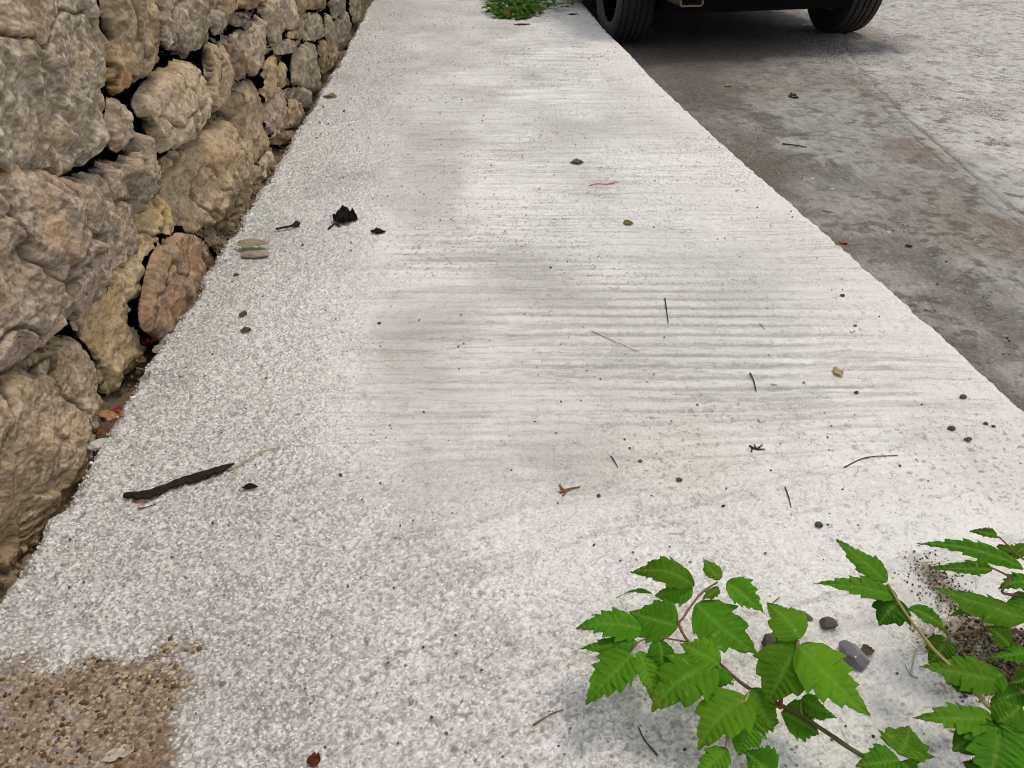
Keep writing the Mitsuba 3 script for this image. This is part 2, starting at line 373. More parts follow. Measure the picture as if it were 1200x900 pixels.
def build_road():
    ys = np.concatenate([[-400, -80, -20, -6, -2], np.arange(-1, .7, .12), row_spacing(.7, 9, .008, .007, .05), [9.2, 9.6, 10.5, 12, 15, 20, 30, 60, 120, 400]])
    xs = np.concatenate([[.55, .62, .70], np.arange(.76, 2.4, .0075), np.arange(2.4, 5.0, .016), [5.05, 5.2, 5.5, 6, 7, 9, 12, 20, 60, 300]])
    Y, X = np.meshgrid(ys, xs, indexing='ij')
    u = X - np.interp(Y, XR_Y, XR_X)                                                        # metres from the kerb
    Xc, Yc = np.clip(X, -2, 8), np.clip(Y, -3, 14)
    w1, w2, w3 = f2(Xc, Yc, .5, 5, 101) - .5, f2(Xc, Yc, .16, 4, 102) - .5, f2(Xc, Yc, .05, 3, 103) - .5
    seam = np.interp(Y, [0, 1.83, 2.41, 3.42, 4.49, 8], [1.36, 1.50, 1.60, 1.84, 2.19, 3.5]) + .08 * w1 + .05 * w2
    far = sst(-.09, .09, X - seam - .05 + .35 * w2 + .15 * w1)
    fade = np.interp(Y, [0, 1.24, 1.40, 1.6, 1.95, 2.44, 3.2, 3.64, 5, 8], [1.12, 1.14, 1.16, 1.16, 1.28, 1.16, 1.22, 1.4, 1.9, 3])   # edge of the dark damp asphalt
    grey = sst(-.03, .06, X - fade + .35 * w2 + .25 * w1)
    c = lerp((.125, .117, .105), (.25, .24, .225), sst(-.14, .16, w2 + .6 * w1))
    c = lerp(c, (.085, .062, .045), .8 * sst(.30, .04, u + .50 * w2 + .4 * w1))
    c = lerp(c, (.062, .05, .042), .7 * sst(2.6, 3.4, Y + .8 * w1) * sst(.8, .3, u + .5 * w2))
    c = lerp(c, (.29, .287, .28), grey * (.8 + .5 * w2))
    c = lerp(c, (.17, .14, .11), grey * .65 * sst(-.02, .12, w1 + .6 * w2))
    c = lerp(c, lerp((.48, .47, .455), (.29, .272, .25), sst(.02, .22, w1 + .4 * w2)), far)
    c = lerp(c, (.14, .10, .072), .7 * np.exp(-((X - seam + .05 + .25 * w2) / .045) ** 2) * sst(-.08, .10, w1 + .8 * w2))
    crack = np.exp(-((X - seam - .035 + .03 * w2 + .012 * w3) / .006) ** 2)
    crack2 = .7 * np.exp(-((X - seam + .015 + .05 * w2) / .006) ** 2) * sst(-.1, .1, w2)
    c = lerp(c, (.045, .036, .03), np.clip(crack * sst(-.12, .02, w1 + w2 + .06) + crack2, 0, 1) * .8)
    car_shade = sst(3.7, 4.4, Y + .9 * w1) * sst(2.6, 2.0, X + .8 * w2 - .15 * (Y - 4))  # shade under the car painted into the road colour, over damp brown asphalt
    c = lerp(c, (.045, .038, .033), .8 * car_shade)
    px, py = at(930, 171, -.12)[:2]
    patch = sst(1.15, .7, np.sqrt(((X - px) / .075) ** 2 + ((Y - py) / .09) ** 2) + 1.5 * w2)
    c = lerp(c, (.34, .335, .32), patch * .8)
    p2 = at(985, 188, -.12)
    c = lerp(c, (.27, .26, .24), .7 * sst(1.2, .5, np.sqrt(((X - p2[0]) / .13) ** 2 + ((Y - p2[1]) / .06) ** 2) + 2.0 * w2))
    Z = road_z(X, Y) + np.where(np.abs(Y) < 12, .012 * w1 + .006 * w2 + .003 * w3 - .005 * crack - .004 * crack2 + .004 * grey, 0)
    Z = np.where((X > 60) | (np.abs(Y) > 60), -.07, Z)
    c = c * (.93 + .5 * w3 + .30 * (rng.random(X.shape) - .5))[..., None]
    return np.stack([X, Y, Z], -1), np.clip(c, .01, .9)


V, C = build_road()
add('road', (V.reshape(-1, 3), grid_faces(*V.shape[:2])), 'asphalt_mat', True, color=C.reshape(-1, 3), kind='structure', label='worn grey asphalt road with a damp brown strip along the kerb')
add('ground', ([[-900, -900, -.6], [900, -900, -.6], [900, 900, -.6], [-900, 900, -.6]], [[0, 1, 2], [0, 2, 3]]), diffuse_rgb((.12, .11, .09)), kind='structure')


# soil in the gutter between the wall and the slab, and the bank the wall holds back
def build_gutter():
    ys = np.concatenate([np.arange(-1.5, .5, .05), np.arange(.5, 3, .006), np.arange(3, 7, .03), [8, 10, 14]])
    xs = np.linspace(-.80, -.44, 60)
    Y, X = np.meshgrid(ys, xs, indexing='ij')
    w = f2(X, Y, .05, 4, 121)
    Z = -.045 + .035 * (w - .5) + .13 * sst(-.540, -.605, X) * (.6 + .8 * f2(X, Y, .12, 3, 124))
    c = lerp((.15, .115, .078), (.27, .22, .16), sst(.3, .7, f2(X, Y, .08, 4, 122)))
    c = lerp(c, (.09, .055, .035), .7 * sst(.5, .7, f2(X, Y, .03, 3, 123)))
    return np.stack([X, Y, Z], -1), c


V, C = build_gutter()
add('soil_strip', (V.reshape(-1, 3), grid_faces(*V.shape[:2])), 'soil_mat', True, color=C.reshape(-1, 3), kind='structure')
ys, xs = np.arange(-2, 16, .25), np.concatenate([np.linspace(-.82, -1.6, 8), [-2.5, -5, -12, -40]])
Y, X = np.meshgrid(ys, xs, indexing='ij')
V = np.stack([X, Y, .90 + .05 * (f2(X, Y, .6, 3, 131) - .5) + .04 * np.clip(-X - .8, 0, 10)], -1)
add('bank', (V.reshape(-1, 3), grid_faces(*V.shape[:2])[:, ::-1]), 'soil_mat', True, color=lerp((.10, .09, .05), (.16, .13, .08), sst(.3, .7, f2(X, Y, .3, 3, 132))).reshape(-1, 3), kind='structure')

# ------------------------------------------------------------------ the dry stone wall
STONES = '''A|granite|-0.512|0.050|1054 612 1409 567 1363 489 1349 446 1319 391 1294 354 1258 339 1257 311 1231 297 1174 287 1103 296 1049 323 989 342 876 367
B|granite_warm|-0.492|0.070|888 384 1072 320 1134 288 1209 275 1280 282 1298 245 1310 189 1293 138 1269 121 1202 125 1132 123 1085 113 1013 132 970 132 922 140 877 137 737 175
C|tan_rough|-0.502|0.060|722 173 830 145 931 131 990 115 1002 74 1001 39 983 -3 941 -37 891 -61 809 -82 748 -78 541 -77
D|yellow|-0.517|0.035|1277 192 1337 174 1410 184 1428 120 1413 86 1369 56 1314 26 1268 10 1222 -16 1175 -34 1079 -32 1023 -19 1038 31 1034 67 1012 97 998 155 1083 140 1202 150 1252 147 1270 163
E|granite_small|-0.497|0.045|1255 263 1307 279 1335 292 1357 297 1385 288 1395 266 1398 233 1377 207 1341 202 1279 180
F|pink|-0.512|0.030|1309 364 1331 351 1350 295 1290 282 1266 290 1263 310 1270 332 1287 344
G|ochre|-0.512|0.040|1445 570 1665 559 1579 420 1544 379 1504 353 1431 359 1411 354 1370 350 1339 359 1354 395 1384 447 1398 490
H|grey_streak|-0.512|0.050|1752 543 1999 528 1949 431 1949 398 1910 364 1866 350 1786 353 1727 362 1661 377 1696 457
I|cream_cracked|-0.494|0.060|1428 333 1568 358 1638 347 1679 353 1749 347 1785 309 1800 265 1758 230 1706 209 1648 204 1573 209 1492 220 1436 305
J|tan|-0.512|0.040|1902 343 1952 348 1999 340 2023 300 2025 254 1987 226 1927 214 1855 207 1850 244 1862 276
K|grey_streak|-0.512|0.030|1982 408 2017 420 2058 402 2044 366 1992 355 1956 364 1961 391
K0|grey_streak|-0.522|0.030|2006 448 2077 441 2049 407 1992 401 1993 428
L|grey_dark|-0.512|0.030|2068 393 2379 361 2560 334 2558 317 2408 321 2303 333 2060 363 1965 383 1966 396
M|cream|-0.512|0.040|2155 331 2271 335 2405 330 2467 345 2491 301 2484 241 2438 214 2286 203 2245 248 2183 293
N|brown|-0.522|0.030|2047 349 2111 340 2258 236 2204 221 2159 222 2106 239
O|tan|-0.537|0.050|2185 208 2277 204 2398 188 2410 126 2392 61 2383 -9 2292 -30 2104 -27 2061 3 2068 59 2058 101 2022 140 2071 176 2122 185
P|tan|-0.507|0.080|1587 197 1691 184 1783 177 1932 181 2008 146 2071 91 2077 39 2073 -7 1993 -29 1847 -24 1723 -15 1619 11 1532 56 1519 97 1536 156
Q|tan_rough|-0.522|0.030|1893 15 1993 5 2048 -34 2048 -84 1969 -98 1876 -96 1748 -60 1644 11 1755 20
R|cream|-0.512|0.030|2008 30 2189 5 2337 6 2496 -28 2504 -78 2401 -92 2050 -49 1981 -1
S|brown_flat|-0.488|0.026|1241 121 1308 124 1403 102 1518 43 1596 -24 1581 -57 1451 -60 1398 -57 1210 -28 1166 2 1122 58 1177 95
T|cream|-0.512|0.040|2478 354 2688 380 2743 355 2780 313 2770 261 2696 237 2603 231 2581 272 2591 307
U|cream|-0.512|0.040|2859 349 2996 337 3041 298 3044 254 2975 230 2894 228 2888 265 2889 295
V|ochre|-0.512|0.030|3117 317 3170 327 3239 282 3121 253 3094 266
W|brown|-0.512|0.030|3270 331 3916 284 4050 212 3800 214 3472 240 3283 265
X|grey_streak|-0.512|0.040|3196 251 3290 252 3736 198 3787 131 3642 113 3456 128 3279 155 3196 189
Y|pink|-0.512|0.030|2530 228 2532 243 2710 238 3032 199 3117 163 3116 159 2895 175 2735 191
Z|ochre|-0.512|0.020|2837 226 2839 242 3000 238 3068 214 3015 193 2964 206
AA|yellow|-0.512|0.030|2402 215 2495 220 2582 216 2670 177 2488 153 2462 124 2369 118 2350 166
BB|yellow|-0.522|0.020|2682 183 2709 152 2677 118 2644 103 2581 119 2526 150 2596 174
CC|grey_green|-0.512|0.040|2952 165 3174 161 3402 126 3443 67 3429 -52 3230 -43 2965 33 2838 78 2889 133
DD|brown|-0.512|0.030|3446 123 3586 114 3693 85 3702 20 3598 -22 3447 -17 3451 48
EE|grey_green|-0.512|0.030|3754 201 3878 172 3940 5 3830 -29 3638 -27 3757 32 3756 75 3688 112
FF|grey_green|-0.512|0.040|4041 115 4399 116 4738 95 4847 -5 4520 -48 4149 -38 4057 46
GG|grey_streak|-0.512|0.030|3965 150 3957 231 4189 245 4623 197 4623 134 4314 127 4063 135
HH|grey_green|-0.512|0.030|4742 172 5166 146 5443 67 5082 8 4843 4 4748 84
II|grey_green|-0.502|0.030|2612 87 2614 96 2788 81 3002 31 3146 -15 3162 -58 2946 -22 2790 25
JJ|pink|-0.512|0.040|2382 119 2525 138 2630 107 2636 52 2602 14 2525 4 2404 3 2356 25 2354 75
KK|tan|-0.512|0.030|2696 64 2824 27 2925 -29 2874 -57 2721 -43 2576 -2 2661 27
LL|brown|-0.512|0.020|2466 18 2645 -28 2712 -76 2524 -43 2295 21 2297 34
MM|tan|-0.512|0.030|2059 446 2197 432 2161 389 2086 376 2069 398
NN|ochre|-0.512|0.030|2269 427 2343 420 2309 381 2262 376 2232 389
OO|brown|-0.512|0.030|2333 423 2674 395 2674 387 2553 364 2419 364 2307 371'''

KINDS = {  # main, second, light, stain; streak direction in (y, z), streak strength, stain amount
    'granite': ((.275, .252, .208), (.19, .165, .13), (.44, .41, .36), (.33, .24, .13), (.35, 1), .45, .16),
    'granite_warm': ((.30, .258, .212), (.205, .18, .15), (.44, .39, .335), (.38, .24, .10), (1, .3), .2, .16),
    'granite_small': ((.30, .265, .215), (.19, .165, .135), (.44, .40, .33), (.30, .22, .12), (.4, 1), .2, .15),
    'tan_rough': ((.295, .24, .165), (.20, .163, .115), (.39, .345, .27), (.30, .23, .13), (1, .2), .12, .2),
    'yellow': ((.35, .28, .165), (.27, .22, .14), (.42, .36, .25), (.38, .28, .10), (.2, 1), .3, .2),
    'pink': ((.34, .275, .235), (.24, .195, .16), (.46, .40, .35), (.32, .19, .13), (.5, 1), .3, .15),
    'ochre': ((.26, .21, .125), (.175, .15, .10), (.40, .36, .28), (.27, .16, .065), (.15, 1), .4, .35),
    'grey_streak': ((.29, .255, .21), (.185, .16, .125), (.46, .42, .36), (.27, .20, .13), (-.4, 1), .55, .12),
    'cream_cracked': ((.40, .335, .245), (.32, .265, .19), (.50, .44, .345), (.36, .27, .15), (1, -.6), .15, .2),
    'cream': ((.39, .335, .26), (.28, .235, .18), (.50, .45, .37), (.34, .24, .15), (-.4, 1), .4, .15),
    'tan': ((.35, .285, .195), (.27, .22, .15), (.43, .365, .27), (.30, .20, .10), (.5, 1), .15, .2),
    'brown': ((.23, .18, .13), (.155, .12, .085), (.32, .265, .205), (.25, .14, .08), (.3, 1), .35, .2),
    'brown_flat': ((.285, .205, .135), (.20, .145, .095), (.36, .285, .205), (.26, .15, .085), (1, -.55), .55, .2),
    'grey_dark': ((.19, .165, .135), (.13, .11, .09), (.34, .30, .26), (.2, .14, .09), (1, .3), .3, .1),
    'grey_green': ((.27, .245, .195), (.20, .18, .14), (.37, .335, .275), (.27, .20, .12), (.25, 1), .5, .15)}


def ring_of(poly, res):
    p = np.asarray(poly, float)
    for _ in range(2):
        q = np.roll(p, -1, 0)
        p = np.stack([.86 * p + .14 * q, .14 * p + .86 * q], 1).reshape(-1, 2)
    line = shapely.LinearRing(p)
    n = max(14, int(line.length / res))
    pts = shapely.get_coordinates(shapely.line_interpolate_point(line, np.arange(n) / n, normalized=True))
    return pts


def fill(ring, inner):
    """triangles (counter-clockwise) over a ring and inner points"""
    pts = np.vstack([ring, inner]) if len(inner) else ring
    tri = Delaunay(pts).simplices
    P = Polygon(ring).buffer(0)
    tri = tri[shapely.contains_xy(P, *pts[tri].mean(1).T)]
    a, b, c = pts[tri[:, 0]], pts[tri[:, 1]], pts[tri[:, 2]]
    s = (b[:, 0] - a[:, 0]) * (c[:, 1] - a[:, 1]) - (b[:, 1] - a[:, 1]) * (c[:, 0] - a[:, 0])
    tri[s < 0] = tri[s < 0][:, ::-1]
    return pts, tri


def make_stone(poly, xf, bulge, kind, seed, res, deep=.16):
    """one wall stone: a broken face of the outline POLY in the (y, z) plane, xf = how far out its face comes, edges rounded back by BULGE"""
    r = np.random.default_rng(seed)
    ring = ring_of(poly, res)
    P = Polygon(ring).buffer(0)
    y0, z0, y1, z1 = P.bounds
    gy, gz = np.meshgrid(np.arange(y0, y1, res), np.arange(z0, z1, res * .87), indexing='ij')
    gy = gy + np.where(np.arange(gy.shape[1]) % 2, res / 2, 0) + r.uniform(-.2, .2, gy.shape) * res
    g = np.stack([gy.ravel(), gz.ravel()], 1)
    pp = shapely.points(g)
    ext = shapely.LinearRing(ring)
    dist = shapely.distance(ext, pp)
    keep = shapely.contains(P, pp) & (dist > .6 * res)
    g, dist = g[keep], dist[keep]
    pts, tri = fill(ring, g)
    d = np.concatenate([np.zeros(len(ring)), dist])
    rin = max(d.max(), res)
    cen = np.array(P.representative_point().coords[0])
    R = min(rin * .9, bulge * 1.4)
    t = np.clip(d / R, 0, 1)
    x = bulge * (.88 * np.sqrt(np.clip(1 - (1 - t) ** 2, 0, 1)) + .12 * d / rin)
    for _ in range(5):                                                                      # broken facets
        ang = r.uniform(0, 2 * np.pi)
        q = (pts - cen) @ np.array([np.cos(ang), np.sin(ang)]) / rin
        x = np.minimum(x, np.maximum(bulge * (r.uniform(.82, 1.15) - r.uniform(.1, .5) * q), -.02))
    n = len(ring)
    steps = np.cumsum([res, 1.3 * res, 2 * res, 3.5 * res, 6 * res, 10 * res, 16 * res])
    steps = np.append(steps[steps < deep], deep)
    layers = [np.column_stack([x, pts])]
    inward = unit(cen - ring)
    f = [tri[:, [0, 1, 2]]]
    at_, prev = len(pts), np.arange(n)
    for s in steps:
        rr = ring + inward * (rin * .16 * (s / deep) ** 1.5)
        layers.append(np.column_stack([np.full(n, -s), rr]))
        cur = at_ + np.arange(n)
        i, j = np.arange(n), (np.arange(n) + 1) % n
        f += [np.stack([prev[i], cur[i], cur[j]], 1), np.stack([prev[i], cur[j], prev[j]], 1)]
        prev, at_ = cur, at_ + n
    _, back = fill(layers[-1][:, 1:], np.zeros((0, 2)))
    f.append(prev[back[:, ::-1]])
    v, f = np.vstack(layers), np.vstack(f)
    a, b, c = v[f[:, 0]], v[f[:, 1]], v[f[:, 2]]
    fn = np.cross(b - a, c - a)
    if (fn[:len(tri), 0]).sum() < 0:
        f, fn = f[:, ::-1], -fn
    nv = np.zeros_like(v)
    for k in range(3): np.add.at(nv, f[:, k], fn)
    nv = unit(nv)
    o = r.uniform(0, 50, 3)
    sz = np.clip(rin, .02, .12)
    h = .17 * sz * (fbm((v + o) / (1.1 * sz), 3, seed) - .5)
    h += .006 * np.clip(sz / .07, .35, 1.2) * (fbm((v + o) / .028, 3, seed + 1) - .5)
    ledge = fbm((v * [1, 1.0, 2.2] + o) / (.75 * sz), 2, seed + 2)
    h += .06 * sz * (np.floor(ledge * 5 + .0) / 5 + sst(.75, 1, (ledge * 5) % 1) / 5 - ledge)   # stepped breaks
    crk = 1 - np.abs(2 * fbm((v + o) / (1.3 * sz), 3, seed + 4) - 1)
    rgh = r.uniform(.35, 1.15)
    h -= .010 * sst(.965, .995, crk) * np.clip(sz / .06, .3, 1)
    cell = cKDTree(r.uniform(v.min(0) - .02, v.max(0) + .02, (int(np.clip(np.prod(np.ptp(v[:, 1:], axis=0) + .04) / (.34 * sz) ** 2 * 3, 12, 400)), 3)))
    wp = v + .25 * sz * (np.stack([noise((v + o) / (.3 * sz), seed + 20 + k) for k in range(3)], 1) - .5)
    dd, ii = cell.query(wp, k=2)
    tilt = r.normal(size=(cell.n, 3)) * .21
    h += np.clip(np.einsum('ij,ij->i', tilt[ii[:, 0]], wp - cell.data[ii[:, 0]]), -.012, .012) * sst(0, .10 * sz, dd[:, 1] - dd[:, 0]) + .022 * sz * (r.uniform(-.5, .5, cell.n)[ii[:, 0]]) * sst(0, .06 * sz, dd[:, 1] - dd[:, 0])
    h += rgh * .0024 * (noise((v + o) / .0075, seed + 3) - .5) + rgh * .0016 * (noise((v + o) / .004, seed + 13) - .5) - rgh * .0026 * sst(.90, .99, 1 - np.abs(2 * fbm((v * [1, .7, 1.6] + o) / .05, 3, seed + 14) - 1))
    v = v + nv * h[:, None]
    v[:, 0] += xf - bulge
    # colour
    c0, c1, c2, st, sd, ss, sa = KINDS[kind]
    tint = 1 + r.uniform(-.08, .08, 3) * .2 + r.uniform(-.10, .10)
    sd = np.array(sd) / np.hypot(*sd)
    al = v[:, 1] * sd[0] + v[:, 2] * sd[1]
    ac = -v[:, 1] * sd[1] + v[:, 2] * sd[0]
    streak = fbm(np.stack([al / .09, ac / .011, v[:, 0] / .03], 1) + o, 3, seed + 5)
    blot = fbm((v + o) / .045, 4, seed + 6)
    speck = noise((v + o) / .0052, seed + 7) * .45 + noise((v + o) / .012, seed + 8) * .35 + .2 * r.random(len(v))
    c = lerp(c0, c1, sst(.38, .66, blot))
    c = lerp(c, c1, ss * sst(.52, .34, streak))
    c = lerp(c, c2, np.clip(ss * sst(.52, .70, streak) + .75 * sst(.52, .68, speck), 0, 1) * .9)
    c = lerp(c, np.array(c1) * .55, .75 * sst(.46, .30, speck))
    c = lerp(c, st, sa * 2.0 * sst(.50, .72, fbm((v + o) / .08, 4, seed + 9)).clip(0, 1))
    if kind == 'granite_warm':                                                               # rust washed out of the joint above
        c = lerp(c, (.34, .22, .10), .55 * sst(.50, .62, fbm((v + o) / .06, 4, seed + 15) + .22 * sst(.10, .0, v[:, 2].max() - v[:, 2])) * sst(.16, .03, v[:, 2].max() - v[:, 2]))
    c = lerp(c, np.array(c1) * .4, .8 * sst(.970, .995, crk)) * np.array([1.05, 1.0, .93])
    return trimesh.Trimesh(v, f, process=False), np.clip(c * tint * 1.22, .01, .9)


WALL = thing('stone_wall', 'dry stone wall of rough grey, tan and ochre rubble along the left of the pavement', 'wall')
traced = []
for i, line in enumerate(STONES.strip().split('\n')):
    name, kind, xf, bulge, co = line.split('|')
    co = np.array([float(q) for q in co.split()]).reshape(-1, 2) / 1000
    traced.append(Polygon(co).buffer(0))
    dmin = max(math.hypot(co[:, 0].min(), .5), .7)
    m, c = make_stone(co, float(xf), float(bulge), kind, 200 + 13 * i, float(np.clip(.0030 * dmin, .0026, .009)), deep=.12 if traced[-1].area < .01 else .17)
    add('stone', m, 'smooth_stone_mat' if kind in ('tan', 'cream', 'cream_cracked', 'yellow', 'grey_green', 'brown_flat', 'ochre') else 'stone_mat', True, color=c, parent=WALL)
union = unary_union(traced).buffer(.012)
hole = unary_union(traced).buffer(.06).buffer(-.055)
seeds = np.array([(y + rng.uniform(-.09, .09), z + rng.uniform(-.05, .05)) for y in np.arange(-1.6, 9.0, .27) for z in np.arange(-.3, 1.3, .17)])
vor = Voronoi(seeds)
kinds = ['granite', 'grey_streak', 'tan', 'cream', 'ochre', 'grey_green', 'brown', 'pink', 'granite_warm']
for i, ri in enumerate(vor.point_region):
    reg = vor.regions[ri]
    if -1 in reg or not reg: continue
    P = Polygon(vor.vertices[reg]).intersection(box(-1.2, -.06, 8.4, .93)).difference(hole).difference(box(.45, -.3, 1.3, .12)).buffer(-.010)
    if P.is_empty: continue
    P = max(getattr(P, 'geoms', [P]), key=lambda g: g.area)
    if P.area < .004: continue
    P = P.buffer(-.012).buffer(.012)
    if P.is_empty or P.geom_type != 'Polygon': continue
    y = P.centroid.x
    m, c = make_stone(np.array(P.exterior.coords)[:-1], -.535 + rng.uniform(-.02, .012) - .03 * max(0, y - 4.5) , .04, kinds[int(rng.integers(len(kinds)))], 900 + i, .011 if .4 < y < 6 else .02)
    add('stone', m, 'stone_mat', True, color=c, parent=WALL)
    union = union.union(P)
# small pinning stones wedged in the joints, and the dark earth core behind
parts, cols = [], []
union_tight = union.buffer(-.018)
for k in range(2600):
    y, z = rng.uniform(.45, 6.2), rng.uniform(-.05, .55)
    if Point(y, z).intersects(union_tight): continue
    s = rng.uniform(.016, .045)
    m = turn(rock((s, s * rng.uniform(.8, 1.7), s), 3000 + k, 1), *rng.uniform(0, 6, 3), loc=(-.582 + rng.uniform(-.02, .012), y, z))
    parts.append(m); cols.append(np.tile(lerp((.13, .10, .07), (.30, .25, .18), rng.uniform()) , (len(m.vertices), 1)))
if parts: add('pinning_stone', trimesh.util.concatenate(parts), 'stone_mat', False, color=np.vstack(cols), parent=WALL, kind='stuff')
ys, zs = np.concatenate([np.arange(-1.6, .5, .1), np.arange(.5, 6.5, .02), np.arange(6.5, 16, .3)]), np.linspace(-.3, .97, 60)
Y, Z = np.meshgrid(ys, zs, indexing='ij')
X = -.612 - .03 * np.clip(Y - 4.5, 0, 9) + .06 * (f2(Y, Z, .09, 4, 141) - .5)
add('earth_core', (np.stack([X, Y, Z], -1).reshape(-1, 3), grid_faces(*Y.shape)), 'soil_mat', True, color=lerp((.12, .095, .065), (.22, .175, .125), sst(.3, .7, f2(Y, Z, .05, 4, 142))).reshape(-1, 3), parent=WALL)

# ------------------------------------------------------------------ the parked car (only its tyres and tailpipe reach into the picture)
CAR = thing('parked_car', 'grey car parked against the kerb, its two black rear tyres and tailpipe at the top', 'car')
CAR_AT = np.array([1.725, 5.02]); CAR_RZ = math.radians(4.0)
CAR_Z = float(road_z(1.79)) - .002
CAR_TILT = math.atan(.018)


def car_add(name, mesh, bsdf, parent=None, smooth=30, **k):
    mesh = trimesh.Trimesh(np.array(mesh.vertices), np.array(mesh.faces), process=False)
    turn(mesh, CAR_RZ, 0, -CAR_TILT, (CAR_AT[0], CAR_AT[1], CAR_Z))
    return add(name, mesh, bsdf, smooth, parent=parent or CAR, **k)


def revolve(profile, n=96):
    """profile (radius, x) turned round the x axis"""
    p = np.array(profile, float)
    a = np.arange(n) * 2 * np.pi / n
    v = np.stack([np.broadcast_to(p[:, 1], (n, len(p))), p[:, 0] * np.cos(a)[:, None], p[:, 0] * np.sin(a)[:, None]], -1)
    i, j = np.meshgrid(np.arange(n), np.arange(len(p) - 1), indexing='ij')
    q = lambda a_, b_: (a_ % n) * len(p) + b_
    f = np.concatenate([np.stack([q(i, j), q(i + 1, j), q(i + 1, j + 1)], -1).reshape(-1, 3), np.stack([q(i, j), q(i + 1, j + 1), q(i, j + 1)], -1).reshape(-1, 3)])
    m = trimesh.Trimesh(v.reshape(-1, 3), f, process=False)
    return m


def tyre_profile():
    R, w = .318, .106
    pts = [(.205, -.092), (.222, -.103), (.262, -.108), (.292, -.104), (.309, -.094)]
    for k, (a, b) in enumerate([(-.088, -.060), (-.051, -.020), (-.011, .011), (.020, .051), (.060, .088)]):
        ra, rb = R - .9 * a * a, R - .9 * b * b
        pts += [(ra - .009, a - .0005), (ra, a + .001), ((ra + rb) / 2 + .0003, (a + b) / 2), (rb, b - .001), (rb - .009, b + .0005)]
    pts += [(.309, .094), (.292, .104), (.262, .108), (.222, .103), (.205, .092), (.20, .06), (.20, -.06), (.205, -.092)]
    return pts


for x, y in [(-.685, 0), (.685, 0), (-.685, 2.58), (.685, 2.58)]:
    w = numbered(CAR + '__wheel')
    disc = revolve([(.0, .045), (.05, .05), (.07, .035), (.07, -.03), (.0, -.03)], 32)
    spokes = []
    for k in range(10):
        b = trimesh.creation.box((.03, .035, .15)); b.apply_translation((.035, 0, .125))
        b.apply_transform(trimesh.transformations.rotation_matrix(k * 2 * math.pi / 10, (1, 0, 0)))
        spokes.append(b)
    barrel = revolve([(.205, .088), (.198, .085), (.185, .05), (.185, -.08), (.205, -.09), (.21, -.09), (.19, -.08), (.19, .05), (.205, .092), (.205, .088)], 64)
    rim = trimesh.util.concatenate([disc, barrel] + spokes)
    if x < 0: rim.apply_transform(np.diag([-1, 1, 1, 1])); rim.invert()
    tyre = revolve(tyre_profile(), 120)
    sipes = []
    for k in range(66):
        for s in (-1, 1):
            b = trimesh.creation.box((.026, .004, .010)); b.apply_transform(trimesh.transformations.euler_matrix(0, 0, s * .5)); b.apply_translation((s * .075, 0, .3105))
            b.apply_transform(trimesh.transformations.rotation_matrix((k + .5 * (s > 0)) * 2 * math.pi / 66, (1, 0, 0)))
    for m in (rim, tyre): m.apply_translation((x, y, .316))
    car_add('rim', rim, 'rim_mat', w)
    scene_key = car_add('tyre', tyre, 'rubber_mat', w)


def side_extrude(poly, half, inset=.06):
    """side outline (y, z) as a solid across x, its long edges rounded off"""
    P = Polygon(poly)
    rings = []
    ms = []
    steps = [(half - inset, 0), (half - .4 * inset, .25 * inset), (half, inset)]
    g = trimesh.creation.extrude_polygon(P, 2 * (half - inset), engine='earcut'); g.apply_translation((0, 0, -(half - inset))); ms.append(g)
    for h, ins in steps[1:]:
        q = P.buffer(-ins)
        g = trimesh.creation.extrude_polygon(q, 2 * h, engine='earcut'); g.apply_translation((0, 0, -h)); ms.append(g)
    m = trimesh.util.concatenate(ms)
    v = np.array(m.vertices)
    m.vertices = np.stack([v[:, 2], v[:, 0], v[:, 1]], 1)
    return m


body = Polygon([(-.60, .36), (-.68, .45), (-.70, .62), (-.66, .95), (-.40, 1.0), (2.3, .98), (3.1, .88), (3.38, .72), (3.44, .5), (3.40, .32), (3.2, .24), (2.9, .22), (.3, .22), (-.3, .33)])
body = body.difference(Point(0, .316).buffer(.39)).difference(Point(2.58, .316).buffer(.39))
car_add('body', side_extrude(list(body.exterior.coords), .86), 'paint_mat')
cab = [(-.52, .99), (-.30, 1.40), (.05, 1.50), (1.1, 1.51), (1.55, 1.44), (2.28, .985)]
cabin = side_extrude(cab, .80, .05)
v = np.array(cabin.vertices); v[:, 0] *= 1 - .22 * (v[:, 2] - .99) / .52; cabin.vertices = v
car_add('cabin', cabin, 'paint_mat')
for s in (-1, 1):
    for pts in ([(-.2, 1.05), (-.08, 1.36), (.55, 1.40), (.55, 1.05)], [(.63, 1.05), (.63, 1.40), (1.3, 1.38), (1.75, 1.05)]):
        g = trimesh.creation.extrude_polygon(Polygon(pts), .012, engine='earcut')
        v = np.array(g.vertices); x = v[:, 2] - .006
        v = np.stack([x + s * (.803 * (1 - .22 * (v[:, 1] - .99) / .52)), v[:, 0], v[:, 1]], 1)
        car_add('side_window', trimesh.Trimesh(v, g.faces, process=False), 'car_glass_mat', smooth=False)
    lamp = trimesh.creation.box((.17, .06, .26)); lamp.apply_translation((s * .74, -.665, .80)); car_add('tail_lamp', lamp, 'red_lens_mat')
    mir = trimesh.creation.icosphere(2); mir.apply_scale((.10, .06, .07)); mir.apply_translation((s * .95, 1.78, 1.03)); car_add('mirror', mir, 'paint_mat')
rw = trimesh.creation.box((1.18, .02, .36)); turn(rw, 0, -.49, 0, (0, -.435, 1.2)); car_add('rear_window', rw, 'car_glass_mat')
fwm = trimesh.creation.box((1.2, .02, .72)); turn(fwm, 0, 1.02, 0, (0, 1.94, 1.225)); car_add('windscreen', fwm, 'car_glass_mat')
